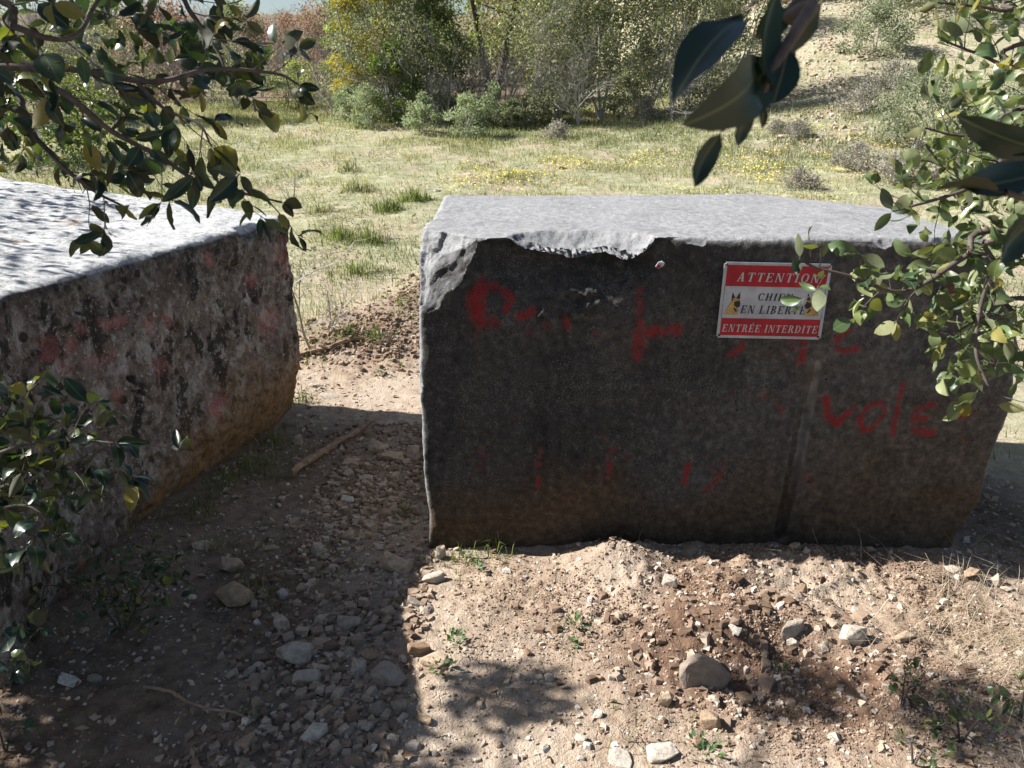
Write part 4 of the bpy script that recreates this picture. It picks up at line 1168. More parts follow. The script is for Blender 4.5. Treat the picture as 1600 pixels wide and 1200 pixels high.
# ------------------------------------------------------------------ grass and low herbs
M['grass'] = mat_foliage("grass_blades", [(0, (0.095, 0.125, 0.048)), (0.3, (0.180, 0.200, 0.090)), (0.6, (0.35, 0.335, 0.195)), (1, (0.56, 0.51, 0.36))], 0.35, 0.7, 0.2, (1.3, 1.35, 0.8))
M['fresh_grass'] = mat_foliage("fresh_grass", [(0, (0.085, 0.115, 0.036)), (0.5, (0.150, 0.180, 0.062)), (0.8, (0.27, 0.27, 0.12)), (1, (0.42, 0.38, 0.22))], 0.4, 0.6, 0.3, (1.3, 1.5, 0.6))
M['straw'] = mat_foliage("straw", [(0, (0.36, 0.28, 0.18)), (0.6, (0.50, 0.42, 0.30)), (1, (0.60, 0.53, 0.41))], 0.25, 0.8, 0.2, (1.1, 1.05, 0.9))
M['flower'] = mat_simple("yellow_petals", (0.70, 0.58, 0.10), 0.6, 0.2)
M['litter'] = mat_foliage("dead_leaves", [(0, (0.10, 0.058, 0.035)), (0.4, (0.23, 0.145, 0.09)), (0.75, (0.38, 0.275, 0.19)), (1, (0.52, 0.43, 0.33))], 0.2, 0.75, 0.3, (1.1, 0.95, 0.7))
M['herb'] = mat_foliage("herb_leaves", [(0, (0.05, 0.10, 0.035)), (0.6, (0.10, 0.165, 0.065)), (1, (0.18, 0.23, 0.10))], 0.3, 0.5, 0.35, (1.2, 1.5, 0.6))

def blades(x, y, z, L, W, tone, lean=0.5, segs=2):
    """bent tapering blades"""
    n = len(x)
    a = rng.uniform(0, 2 * math.pi, n); ln = lean * (0.3 + rng.random(n))
    d = np.stack([np.cos(a), np.sin(a), np.zeros(n)], 1); s = np.stack([-np.sin(a), np.cos(a), np.zeros(n)], 1)
    B = np.stack([x, y, z - 0.004], 1); up = np.array([[0, 0, 1.0]])
    w = W[:, None] * 0.5; L = L[:, None]; ln = ln[:, None]
    mid = B + up * L * 0.55 + d * L * 0.22 * ln
    tip = B + up * L * (1 - 0.28 * np.minimum(ln, 1.6)) + d * L * 0.75 * ln
    if segs == 1:
        V = np.stack([B - s * w, B + s * w, tip], 1); F = (np.arange(n) * 3)[:, None] + np.array([[0, 1, 2]])
        return V.reshape(-1, 3), F, np.repeat(tone, 3)
    V = np.stack([B - s * w, B + s * w, mid + s * w * 0.75, mid - s * w * 0.75, tip], 1)
    b = (np.arange(n) * 5)[:, None]
    F = np.concatenate([b + np.array([[0, 1, 2]]), b + np.array([[0, 2, 3]]), b + np.array([[3, 2, 4]])], 0)
    return V.reshape(-1, 3), F, np.repeat(tone, 5)

def meadow():
    N = 520000
    x = rng.uniform(-9, 10, N); y = 3.0 + 17.0 * rng.random(N) ** 0.8
    vis = np.abs(x) < 1.2 + 0.72 * y
    x, y = x[vis], y[vis]
    cl = fbm(xy0(x, y), 2.2, 4, 0.6, seed=301); pt = fbm(xy0(x, y), 0.5, 3, seed=302)
    w = 0.9 * sstep(5.0, 6.4, y + 0.9 * pt + 0.5 * cl)
    w = np.maximum(w, 0.8 * sstep(4.6, 5.4, y) * sstep(-0.75, -1.3, x + 0.3 * pt))
    w = np.maximum(w, 0.7 * sstep(1.9, 2.4, x) * sstep(2.9, 3.6, y))
    w = w * (1 - 0.85 * sstep(12, 17, y) * sstep(3.4, 5.6, x)) * (1 - np.clip(loose(x, y) * 1.3, 0, 0.92))
    w = w * np.clip(0.2 + 1.35 * sstep(-0.35, 0.35, cl + 0.5 * pt), 0, 1)
    k = rng.random(len(x)) < w * 0.62
    x, y, cl, pt = x[k], y[k], cl[k], pt[k]
    n = len(x)
    L = (0.035 + 0.075 * rng.random(n) ** 2) * (0.8 + 0.9 * np.clip(cl + 0.2, 0, 1)) * (1 + 0.25 * sstep(9, 15, y))
    W = 0.004 + 0.0006 * y
    tone = np.clip(0.48 - 0.35 * cl - 0.5 * pt + rng.normal(0, 0.22, n), 0, 1)
    V, F, T = blades(x, y, ground_z(x, y), L, W, tone, 0.9, 1)
    tag(link("meadow_grass", mesh_np("meadow_grass", V, F, False, dict(tone=T)), M['grass']), "thin sunlit grass of the meadow behind the blocks", "grass", kind="stuff")
    return n
meadow()

def herbs():
    N = 90000
    x = rng.uniform(-7, 9, N); y = rng.uniform(4.8, 16.5, N)
    vis = np.abs(x) < 1.2 + 0.70 * y; x, y = x[vis], y[vis]
    f = fbm(xy0(x, y), 1.1, 4, 0.6, seed=331)
    w = sstep(5.2, 7.0, y) * sstep(-0.1, 0.35, f) * (1 - 0.8 * sstep(12, 16, y) * sstep(3.4, 5.6, x)) * (1 - np.clip(loose(x, y) * 1.4, 0, 1))
    k = rng.random(len(x)) < w * 0.62
    x, y, f = x[k], y[k], f[k]; n = len(x)
    a = rng.uniform(0, 6.28, n)
    D = np.stack([np.cos(a), np.sin(a), rng.uniform(0.0, 1.0, n)], 1); Nn = np.stack([rng.normal(0, .5, n), rng.normal(0, .5, n), np.ones(n)], 1)
    L = rng.uniform(0.02, 0.05, n)
    V, F = leaf_cards(np.stack([x, y, ground_z(x, y) + 0.03 * rng.random(n)], 1), D, Nn, L, L * 0.5)
    tone = np.clip(0.45 + 0.5 * fbm(xy0(x, y), 0.7, 2, seed=332) + rng.normal(0, 0.2, n), 0, 1)
    tag(link("meadow_herbs", mesh_np("meadow_herbs", V, F, False, dict(tone=np.repeat(tone, 4))), M['meadow_herb']), "matted low herbs covering the meadow behind the blocks", "herbs", kind="stuff")
M['meadow_herb'] = mat_foliage("meadow_herbs", [(0, (0.13, 0.150, 0.075)), (0.5, (0.24, 0.245, 0.135)), (0.8, (0.38, 0.355, 0.23)), (1, (0.54, 0.49, 0.36))], 0.35, 0.7, 0.2, (1.15, 1.2, 0.8))
herbs()

def flowers():
    N = 52000
    x = rng.uniform(-3, 6.5, N); y = rng.uniform(8.2, 13.5, N)
    f = fbm(xy0(x, y), 1.6, 3, 0.6, seed=311)
    band = np.exp(-((y - 10.6 - 0.2 * (x - 1)) / 1.5) ** 2) * sstep(-2.6, -0.5, x) * sstep(6.5, 4.5, x)
    k = rng.random(N) < band * sstep(-0.05, 0.42, f) * 0.6
    x, y = x[k], y[k]; n = len(x)
    z = ground_z(x, y) + 0.035 + 0.03 * rng.random(n)
    r = 0.006 + 0.007 * rng.random(n)
    V = np.zeros((n, 6, 3)); c = np.stack([x, y, z], 1)
    tilt = rng.normal(0, 0.35, (n, 2))
    for s in range(5):
        a = 2 * math.pi * s / 5
        V[:, s] = c + np.stack([np.cos(a) * r, np.sin(a) * r, (np.cos(a) * tilt[:, 0] + np.sin(a) * tilt[:, 1]) * r + r * 0.3], 1)
    V[:, 5] = c
    b = (np.arange(n) * 6)[:, None]
    F = np.concatenate([b + np.array([[s, (s + 1) % 5, 5]]) for s in range(5)], 0)
    tag(link("yellow_flowers", mesh_np("yellow_flowers", V.reshape(-1, 3), F), M['flower']), "carpet of tiny yellow flowers in the meadow grass", "flowers", kind="stuff")
flowers()

def near_grass():
    """thin sprouts on the near earth"""
    N = 60000
    x = rng.uniform(-1.6, 2.2, N); y = rng.uniform(1.5, 6.5, N)
    f = fbm(xy0(x, y), 3.0, 3, seed=321)
    w = 0.030 * sstep(0.1, 0.5, f)
    w = np.maximum(w, 0.6 * gauss2(x, y, -1.18, 3.35, 0.16, 0.6, -0.3) * sstep(-0.2, 0.3, f))
    w = np.maximum(w, 0.22 * gauss2(x, y, -0.95, 2.55, 0.12, 0.2) * sstep(-0.2, 0.3, f))
    w = np.maximum(w, 0.55 * gauss2(x, y, -0.15, 2.58, 0.16, 0.07))
    w = np.maximum(w, 0.10 * gauss2(x, y, 0.8, 2.62, 0.9, 0.06) * sstep(0.0, 0.4, f))
    w = np.maximum(w, 0.30 * gauss2(x, y, -0.42, 3.0, 0.05, 0.2))
    w = np.maximum(w, 0.30 * gauss2(x, y, -0.90, 4.55, 0.35, 0.12) * sstep(-0.1, 0.4, f))
    w = np.maximum(w, 0.55 * gauss2(x, y, -0.75, 5.4, 0.5, 0.35) * sstep(-0.1, 0.4, f))
    w = np.maximum(w, 0.5 * gauss2(x, y, -1.25, 5.3, 0.4, 0.8) * sstep(-0.3, 0.2, f))
    k = rng.random(N) < w
    k &= np.array([not inside_blocks(a, b, -0.02) for a, b in zip(x, y)])
    x, y = x[k], y[k]; n = len(x)
    L = 0.03 + 0.07 * rng.random(n) ** 1.5
    V, F, T = blades(x, y, ground_z(x, y), L, 0.0022 + 0.0018 * rng.random(n), np.clip(rng.normal(0.45, 0.25, n), 0, 1), 1.1, 2)
    tag(link("sprouting_grass", mesh_np("sprouting_grass", V, F, False, dict(tone=T)), M['fresh_grass']), "thin blades of grass sprouting from the track", "grass", kind="stuff")
near_grass()

def straw_patch():
    n = 900
    x = rng.normal(1.66, 0.24, n); y = rng.normal(2.05, 0.20, n)
    V, F, T = blades(x, y, ground_z(x, y) + 0.003, 0.05 + 0.09 * rng.random(n), np.full(n, 0.0016), rng.random(n), 3.3, 2)
    tag(link("dry_straw", mesh_np("dry_straw", V, F, False, dict(tone=T)), M['straw']), "flattened dry straw on the earth at the right edge", "straw", kind="stuff")
straw_patch()

def litter():
    N = 5200
    x = rng.uniform(-1.6, 2.3, N); y = rng.uniform(1.45, 4.4, N)
    w = 0.15 + 1.2 * gauss2(x, y, 1.95, 2.9, 0.3, 0.5) + 0.85 * sstep(-0.5, -0.95, x) + 0.20 * sstep(0.9, 1.7, x)
    k = (rng.random(N) < w * 0.42) & np.array([not inside_blocks(a, b) for a, b in zip(x, y)])
    x, y = x[k], y[k]; n = len(x)
    a = rng.uniform(0, 6.28, n)
    D = np.stack([np.cos(a), np.sin(a), rng.normal(0, 0.35, n)], 1)
    Nn = np.stack([rng.normal(0, 0.5, n), rng.normal(0, 0.5, n), np.ones(n)], 1)
    L = rng.uniform(0.018, 0.045, n)
    V, F = leaf_cards(np.stack([x, y, ground_z(x, y) + 0.008], 1), D, Nn, L, L * rng.uniform(0.35, 0.6, n))
    tag(link("leaf_litter", mesh_np("leaf_litter", V, F, False, dict(tone=np.repeat(rng.random(n), 4))), M['litter']), "dead brown oak leaves strewn over the ground", "leaf litter", kind="stuff")
litter()

def tuft(px, py, h, spread, n, label, mat='fresh_grass', name="grass_tuft", group="grass tufts", lean=1.15, p=None):
    p = p or ground_at(px, py)
    r = spread * 1.25 * rng.random(n) ** 0.8; a = rng.uniform(0, 6.28, n); e_ = random.uniform(0.55, 1.6)
    x = r * np.cos(a) * e_; y = r * np.sin(a)
    z = ground_z(x + p.x, y + p.y) - p.z
    r2 = np.hypot(x, y) / max(spread, 1e-6)
    V, F, T = blades(x, y, z, h * (0.3 + 0.8 * rng.random(n) ** 1.5) * (1.15 - 0.6 * r2), np.full(n, 0.0022 + 0.0007 * p.y), np.clip(rng.normal(0.4, 0.28, n), 0, 1), lean, 2)
    o = link(name, mesh_np(name, V, F, False, dict(tone=T)), M[mat], loc=p)
    return tag(o, label, "grass", group)
tuft(775, 862, 0.13, 0.07, 55, "green grass tuft at the foot of the dark block's left end")
tuft(715, 880, 0.06, 0.06, 60, "short bright grass clump before the dark block's left corner")
tuft(560, 300, 0.26, 0.15, 260, "tall grass tuft behind the gap, nearest the left block's top", 'grass')
tuft(607, 332, 0.24, 0.15, 260, "dark-based grass tuft left of the dark block's rear corner", 'fresh_grass')
tuft(648, 315, 0.24, 0.15, 300, "grass tuft touching the dark block's rear left corner", 'fresh_grass')
tuft(545, 268, 0.26, 0.16, 120, "yellowish grass clump in the meadow above the gap", 'grass')
tuft(530, 375, 0.22, 0.20, 280, "leaning green grass beside the bare sapling", 'fresh_grass')
tuft(575, 378, 0.24, 0.18, 280, "green grass tuft at the edge of the dug brown earth", 'fresh_grass')
tuft(555, 430, 0.20, 0.20, 300, "green grass bunch in the gap above the dark soil", 'fresh_grass')
tuft(585, 530, 0.16, 0.09, 80, "spiky green grass at the tip of the upper stick", 'fresh_grass')
tuft(540, 525, 0.12, 0.10, 60, "low grass behind the upper stick", 'fresh_grass')
tuft(500, 330, 0.2, 0.14, 110, "grass tuft just right of the left block's far top corner", 'grass')
tuft(470, 628, 0.13, 0.07, 50, "grass at the sunlit foot of the left block's far corner", 'fresh_grass')
tuft(395, 735, 0.16, 0.13, 110, "shaded grass clump under the ochre break of the left block", 'fresh_grass')
tuft(350, 760, 0.14, 0.12, 80, "shaded grass against the left block, nearer the camera", 'fresh_grass')
tuft(425, 690, 0.15, 0.10, 90, "shaded weeds where the ochre stone meets the path", 'fresh_grass')
tuft(300, 800, 0.13, 0.12, 90, "shaded grass under the near end of the ochre break", 'fresh_grass')
tuft(400, 930, 0.12, 0.08, 90, "shaded grass beside the rounded tan stone", 'fresh_grass')
tuft(632, 808, 0.10, 0.04, 26, "thin grass in shade beside the dark block's left side", 'fresh_grass')
tuft(340, 860, 0.12, 0.05, 22, "few thin blades between the tan stones by the left block", 'fresh_grass')
tuft(955, 1105, 0.045, 0.02, 22, "tiny grass sprout on the bare sunlit earth", 'fresh_grass')
tuft(1115, 848, 0.05, 0.03, 14, "small grass sprig on the earth bank under the block", 'fresh_grass')

def rosette(px, py, r, n, label, h=0.03):
    p = ground_at(px, py)
    a = rng.uniform(0, 6.28, n); rr = r * rng.random(n)
    P = np.stack([rr * np.cos(a), rr * np.sin(a), h * rng.random(n)], 1)
    D = np.stack([np.cos(a), np.sin(a), rng.uniform(0.1, 0.9, n)], 1)
    N = np.stack([-np.cos(a) * 0.4, -np.sin(a) * 0.4, np.ones(n)], 1) + 0.3 * rng.normal(size=(n, 3))
    L = rng.uniform(0.012, 0.026, n)
    V, F = leaf_cards(P, D, N, L, L * 0.6)
    o = link("weed", mesh_np("weed", V, F, False, dict(tone=np.repeat(rng.random(n), 4))), M['herb'], loc=p)
    tag(o, label, "weed", "small weeds on the track")
rosette(900, 985, 0.05, 40, "green seedling weed in the middle of the sunlit earth")
rosette(893, 1012, 0.02, 14, "smaller weed just below the middle seedling weed")
rosette(706, 1008, 0.045, 34, "grey-green weed on sunlit earth right of the shadow line")
rosette(732, 880, 0.035, 18, "broad-leaved weed in front of the dark block's left corner")
rosette(745, 900, 0.03, 14, "round-leaved weed below the broad-leaved weed")
rosette(688, 1050, 0.04, 22, "creeping weed right of the brick-like stone")
rosette(1100, 1180, 0.05, 30, "pale weed at the bottom edge right of the flat white stones")
rosette(395, 1128, 0.025, 12, "single bright green weed in the dark path, lower left")
rosette(1218, 1058, 0.015, 8, "tiny weed in the shaded dug earth")
rosette(595, 585, 0.05, 26, "low weed on the sunlit path strip")

# ------------------------------------------------------------------ holm oak leaves close to the camera
def oak_leaf_mesh(kind):
    r = random.Random(900 + kind)
    rows, cols = 8, 5
    V = []; F = []
    curl = (0.10, -0.14, 0.22, 0.05, -0.05, 0.16)[kind]; fold = (0.25, 0.55, 0.15, 0.8, 0.35, 0.1)[kind]
    width = (0.50, 0.42, 0.56, 0.38, 0.46, 0.60)[kind]
    wav = [r.uniform(-1, 1) for _ in range(rows)]
    for i in range(rows):
        t = i / (rows - 1)
        w = width * 0.5 * (math.sin(math.pi * min(1, t * 0.96 + 0.03)) ** 0.72) * (1.06 - 0.22 * t) if 0 < i < rows - 1 else 0.012
        if i % 2 == 1 and kind in (2, 4): w *= 0.94
        for c in range(cols):
            u = c / (cols - 1) * 2 - 1
            x = u * w
            z = fold * abs(u) ** 1.5 * w * 0.8 - curl * (2 * t - 1) ** 2 + curl + 0.035 * wav[i] * u
            V.append((x, 0.10 + t * 0.90, z))
    for i in range(rows - 1):
        for c in range(cols - 1):
            a = i * cols + c
            F.append((a, a + 1, a + cols + 1, a + cols))
    # short petiole
    b = len(V)
    for y, z in ((-0.02, 0.0), (0.12, V[2][2])):
        for k in range(3):
            an = 2.1 * k
            V.append((0.013 * math.cos(an), y, z + 0.013 * math.sin(an) - 0.004))
    for k in range(3): F.append((b + k, b + (k + 1) % 3, b + 3 + (k + 1) % 3, b + 3 + k))
    me = bpy.data.meshes.new("leaf"); me.from_pydata(V, [], F)
    for p in me.polygons: p.use_smooth = True
    me.materials.append(M['oak'])
    return me
LEAF = [oak_leaf_mesh(k) for k in range(6)]
M['oak_young_lit'] = mat_oak_leaf("young_sunlit_oak_leaf", True)  # brighter copy: fresh green, with the right oak's sunlight put into the colour
M['oak_dark'] = mat_oak_leaf("shaded_holm_oak_leaf", dark=True)  # darker copy: shade on hanging and left-hand leaves put into the colour
YOUNG_LIT, DARK = [], []
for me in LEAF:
    y_ = me.copy(); y_.materials.clear(); y_.materials.append(M['oak_young_lit']); YOUNG_LIT.append(y_)
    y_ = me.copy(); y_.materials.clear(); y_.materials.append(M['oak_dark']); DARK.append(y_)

def basis(d, n):
    d = d.normalized(); s = d.cross(n)
    if s.length < 1e-4: s = d.orthogonal()
    s.normalize(); n2 = s.cross(d)
    return Matrix((s, d, n2)).transposed()

def add_leaf(parent, pos, d, n, size, k=None, young_lit=False):
    o = bpy.data.objects.new("leaf", (DARK if young_lit == 2 else YOUNG_LIT if young_lit else LEAF)[random.randrange(6) if k is None else k])
    m = basis(d, n).to_4x4()
    size *= random.choice((0.62, 0.85, 0.95, 1.0, 1.1, 1.18))
    o.matrix_local = Matrix.Translation(pos) @ m @ Matrix.Diagonal((size * random.uniform(0.75, 1.2), size, size * random.uniform(0.3, 1.7), 1))
    o.parent = parent
    col.objects.link(o)
    return o

def rv(): return Vector((random.gauss(0, 1), random.gauss(0, 1), random.gauss(0, 1))).normalized()

def branch(root, path_w, r0, r1, twig_from=0.3, twig_step=0.05, twig_len=(0.06, 0.13), leaf=(0.035, 0.055), per=0.022, droop=0.2, up=0.5, cull=None, budget=None, name="branch", young_lit=0.0, dark=0.0):
    """one limb with its twigs; every leaf its own object below it"""
    base = root.location
    path = [p - base for p in smooth_path(path_w, 6)]
    V, F = tube(path, r0, r1, 7, wob=0.18)
    S0, S1, R0, R1 = [], [], [], []
    spots = []
    L = [0]
    for a, b in zip(path[:-1], path[1:]): L.append(L[-1] + (b - a).length)
    tot = L[-1]; s = tot * twig_from
    while s < tot:
        k = max(i for i in range(len(L)) if L[i] <= s); k = min(k, len(path) - 2)
        t = (s - L[k]) / max(L[k + 1] - L[k], 1e-6)
        p = path[k].lerp(path[k + 1], t); d = (path[k + 1] - path[k]).normalized()
        q = rv(); q -= d * q.dot(d); q.normalize()
        td = (d * 0.6 + q * 0.9 + Vector((0, 0, -droop))).normalized()
        tl = random.uniform(*twig_len)
        cur = p.copy(); n = max(2, int(tl / per)); r = max(r1 * 0.7, 0.0011)
        for i in range(n):
            nd = (td + rv() * 0.22).normalized()
            nx = cur + nd * tl / n
            S0.append(tuple(cur)); S1.append(tuple(nx)); R0.append(r * (1 - 0.6 * i / n)); R1.append(r * (1 - 0.6 * (i + 1) / n))
            spots.append((nx.copy(), nd.copy()))
            cur = nx; td = nd
        spots.append((cur.copy(), td.copy())); spots.append((cur.copy(), td.copy()))
        s += twig_step * random.uniform(0.6, 1.4)
    e = (path[-1] - path[-3]).normalized()
    for _ in range(3): spots.append((path[-1].copy(), e))
    nb = len(V)
    if S0:
        V2, F2 = segs_mesh(S0, S1, R0, R1, 4)
        V = V + [tuple(v) for v in V2]; F = F + [tuple(int(i) + nb for i in f) for f in F2]
    me = bpy.data.meshes.new(name); me.from_pydata(V, [], F)
    for p in me.polygons: p.use_smooth = True
    bo = link(name, me, M['twig'], root)
    random.shuffle(spots)
    def shows(w):
        dz = w.y * CP - (w.z - CAM_H) * SP
        if dz < 0.2: return False
        X_ = 800 + w.x / dz * FPX; Y_ = 600 - (w.y * SP + (w.z - CAM_H) * CP) / dz * FPX
        return -60 < X_ < 1660 and -60 < Y_ < 1260
    if budget: spots = [s_ for s_ in spots if shows(s_[0] + base)][:budget]
    for p, d in spots:
        if cull and cull(p + base): continue
        q = rv(); ld = (d * 0.7 + q * 0.8 + Vector((0, 0, -droop * 0.6))).normalized()
        n = (rv() * 0.8 + Vector((0, 0, up))).normalized()
        add_leaf(bo, p, ld, n, random.uniform(*leaf), young_lit=(2 if random.random() < dark else random.random() < young_lit))
    return bo

def pp(*pts): return [at(*p) for p in pts]

def crown_cloud(root, centres, n, leaf, mat, name="foliage", flat=0.7, anchor=None):
    """leaves of a crown outside the picture: one part"""
    base = np.array(root.location)
    C = np.array([c[:3] for c in centres]); R = np.array([c[3] for c in centres])
    i = rng.integers(0, len(C), n)
    P = C[i] + rand_unit(n) * (R[i] * rng.random(n) ** 0.45)[:, None] * np.array([1, 1, flat]) - base
    D = rand_unit(n); N = rand_unit(n) + np.array([0, 0, 0.6])
    L = rng.uniform(*leaf, n)
    V, F = leaf_cards(P, D, N, L, L * 0.55)
    o = link(name, mesh_np(name, V, F, False, dict(tone=np.repeat(rng.random(n), 4))), mat, root)
    o["kind"] = "stuff"
    if anchor is not None:
        for c in centres:
            a_ = Vector(anchor) + Vector((0, 0, 0.5 * max(0.0, c[2] - anchor[2] - 0.6)))
            m_ = a_.lerp(Vector(c[:3]), 0.5) + Vector((0.06 * math.sin(c[0] * 9), 0.06 * math.cos(c[1] * 7), 0.10))
            V_, F_ = tube([q_ - root.location for q_ in smooth_path([a_, m_, c[:3]], 5)], 0.018, 0.005, 6, wob=0.15)
            me_ = bpy.data.meshes.new("limb"); me_.from_pydata(V_, [], F_)
            link("limb", me_, M['bark'], root)
    return o

def leaf_mass(root, n, regions, size, mat, name="foliage"):
    base = []
    for me in LEAF:
        co = np.zeros(len(me.vertices) * 3); me.vertices.foreach_get("co", co)
        base.append((co.reshape(-1, 3), [tuple(p.vertices) for p in me.polygons]))
    V, F, T = [], [], []
    off = 0
    for _ in range(n):
        x0, y0, x1, y1, d0, d1 = random.choice(regions)
        p = at(random.uniform(x0, x1), random.uniform(y0, y1), random.uniform(d0, d1)) - root.location
        co, fs = base[random.randrange(6)]
        s = random.uniform(*size)
        m = np.array(basis(rv() + Vector((-0.5, 0, 0.3)), rv() + Vector((-0.3, -0.2, 0.6))))
        V.append(co @ m.T * s + np.array(p)); F += [tuple(i + off for i in f) for f in fs]
        T.append(np.full(len(co), random.random())); off += len(co)
    me = bpy.data.meshes.new(name); me.from_pydata(np.concatenate(V).tolist(), [], F)
    at_ = me.attributes.new("tone", 'FLOAT', 'POINT'); at_.data.foreach_set("value", np.concatenate(T).astype(np.float32))
    for p in me.polygons: p.use_smooth = True
    o = link(name, me, mat, root); o["kind"] = "stuff"
M['oak_mass'] = mat_foliage("holm_oak_foliage", [(0, (0.025, 0.045, 0.02)), (0.6, (0.06, 0.085, 0.03)), (1, (0.13, 0.13, 0.05))], 0.25, 0.45, 0.4)

# --- oak on the left: limbs reach into the upper left of the picture
oak_l = empty("holm_oak", (-2.55, 0.75, gz(-2.55, 0.75)), "holm oak on the left whose dark leafy branches hang over the pale block", "tree", "holm oaks framing the view")
b0 = oak_l.location
V, F = tube([Vector(p) - b0 for p in smooth_path([b0 + Vector((0, 0, -0.1)), (-2.5, 0.8, 0.7), (-2.35, 0.9, 1.4), (-2.4, 1.0, 2.2), (-2.3, 1.1, 3.0)], 6)], 0.11, 0.03, 10, wob=0.12)
me = bpy.data.meshes.new("trunk"); me.from_pydata(V, [], F); link("trunk", me, M['bark'], oak_l)
TL = Vector((-2.36, 0.9, 1.45))
TL2 = Vector((-2.38, 0.98, 2.0))
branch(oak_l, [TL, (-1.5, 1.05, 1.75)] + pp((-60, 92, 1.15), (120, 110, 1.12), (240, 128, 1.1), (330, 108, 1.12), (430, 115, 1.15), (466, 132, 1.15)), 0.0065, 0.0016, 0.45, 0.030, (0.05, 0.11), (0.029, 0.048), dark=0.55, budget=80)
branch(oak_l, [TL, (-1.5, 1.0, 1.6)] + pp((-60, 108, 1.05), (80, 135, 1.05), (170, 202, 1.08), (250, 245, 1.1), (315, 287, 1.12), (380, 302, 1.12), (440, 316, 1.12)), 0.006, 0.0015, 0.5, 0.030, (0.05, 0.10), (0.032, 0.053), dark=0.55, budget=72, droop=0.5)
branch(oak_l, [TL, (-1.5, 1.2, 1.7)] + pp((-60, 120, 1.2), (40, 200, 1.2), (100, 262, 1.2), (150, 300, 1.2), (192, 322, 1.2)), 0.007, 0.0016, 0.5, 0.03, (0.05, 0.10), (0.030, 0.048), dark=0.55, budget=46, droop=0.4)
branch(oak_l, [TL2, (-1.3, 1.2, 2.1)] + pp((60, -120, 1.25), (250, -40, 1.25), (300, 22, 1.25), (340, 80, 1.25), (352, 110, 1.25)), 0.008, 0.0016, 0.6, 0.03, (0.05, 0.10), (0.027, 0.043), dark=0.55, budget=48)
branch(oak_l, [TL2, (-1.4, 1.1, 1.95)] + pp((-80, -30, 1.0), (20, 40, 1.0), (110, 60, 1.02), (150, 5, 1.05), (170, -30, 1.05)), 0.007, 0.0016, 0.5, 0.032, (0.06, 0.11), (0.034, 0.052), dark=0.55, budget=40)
branch(oak_l, pp((215, 130, 1.1), (260, 172, 1.1), (310, 193, 1.08), (330, 228, 1.08)), 0.003, 0.0012, 0.15, 0.028, (0.04, 0.07), (0.034, 0.052), dark=0.55, budget=18, droop=0.7)
crown_cloud(oak_l, [(-2.2, 0.9, 2.75, 0.55), (-1.7, 1.15, 2.55, 0.42), (-2.6, 1.55, 2.6, 0.5), (-2.2, 1.75, 2.35, 0.32), (-2.7, 1.95, 1.95, 0.25), (-1.55, 0.7, 2.3, 0.4), (-2.9, 0.7, 2.3, 0.5), (-2.75, 1.35, 1.75, 0.35), (-2.3, 0.2, 2.5, 0.6), (-1.9, 1.5, 2.9, 0.35), (-1.0, 0.62, 2.85, 0.42), (-1.15, 0.75, 2.6, 0.3), (-2.5, 1.95, 1.5, 0.26), (-2.9, 2.05, 1.9, 0.32), (-2.25, 1.9, 1.35, 0.18), (-2.65, 2.3, 2.2, 0.17), (-2.3, 2.42, 2.6, 0.17), (-2.05, 2.3, 2.8, 0.2), (-3.3, 2.15, 2.1, 0.3), (-2.35, 1.75, 1.25, 0.22), (-2.7, 1.8, 1.6, 0.25), (-2.1, 1.65, 1.15, 0.2)], 8200, (0.04, 0.06), M['oak_mass'], anchor=(-2.36, 0.95, 1.6))
crown_cloud(oak_l, [(-2.05, 1.82, 1.22, 0.20), (-2.35, 1.95, 1.35, 0.22), (-2.65, 2.0, 1.5, 0.24), (-1.95, 1.72, 1.5, 0.16), (-2.9, 1.9, 1.7, 0.25), (-2.2, 1.7, 1.3, 0.24), (-2.5, 1.78, 1.55, 0.24), (-1.85, 1.62, 1.2, 0.18), (-2.5, 2.12, 1.5, 0.2), (-2.9, 2.15, 1.62, 0.22), (-2.2, 2.08, 1.42, 0.17), (-3.2, 2.15, 1.9, 0.24), (-2.6, 1.8, 1.25, 0.2), (-2.8, 1.68, 1.4, 0.22), (-2.75, 2.12, 1.42, 0.16), (-2.5, 2.05, 1.36, 0.15), (-3.05, 2.1, 1.52, 0.18)], 13500, (0.04, 0.06), M['oak_mass'], anchor=(-2.4, 0.9, 1.3))

crown_cloud(oak_l, [(-1.0, 0.62, 2.85, 0.34), (-1.2, 0.6, 3.1, 0.4), (-0.85, 0.7, 2.6, 0.25), (-1.65, 0.75, 3.4, 0.45)], 3800, (0.04, 0.06), M['oak_mass'], anchor=(-2.3, 1.05, 2.6))

M['oak_shade'] = mat_foliage("shaded_oak_foliage", [(0, (0.014, 0.028, 0.017)), (0.6, (0.030, 0.050, 0.024)), (0.85, (0.07, 0.095, 0.028)), (1, (0.17, 0.17, 0.03))], 0.28, 0.32, 0.5, (1.6, 1.9, 0.6))  # dark copy of the foliage, shade put into its tones
leaf_mass(oak_l, 210, [(-30, -20, 200, 90, 1.15, 1.5), (-30, 80, 240, 200, 1.2, 1.5), (-30, 180, 130, 270, 1.25, 1.5), (150, 170, 300, 300, 1.2, 1.4), (220, -10, 350, 110, 1.3, 1.5), (300, 60, 440, 140, 1.25, 1.4)], (0.030, 0.050), M['oak_shade'])

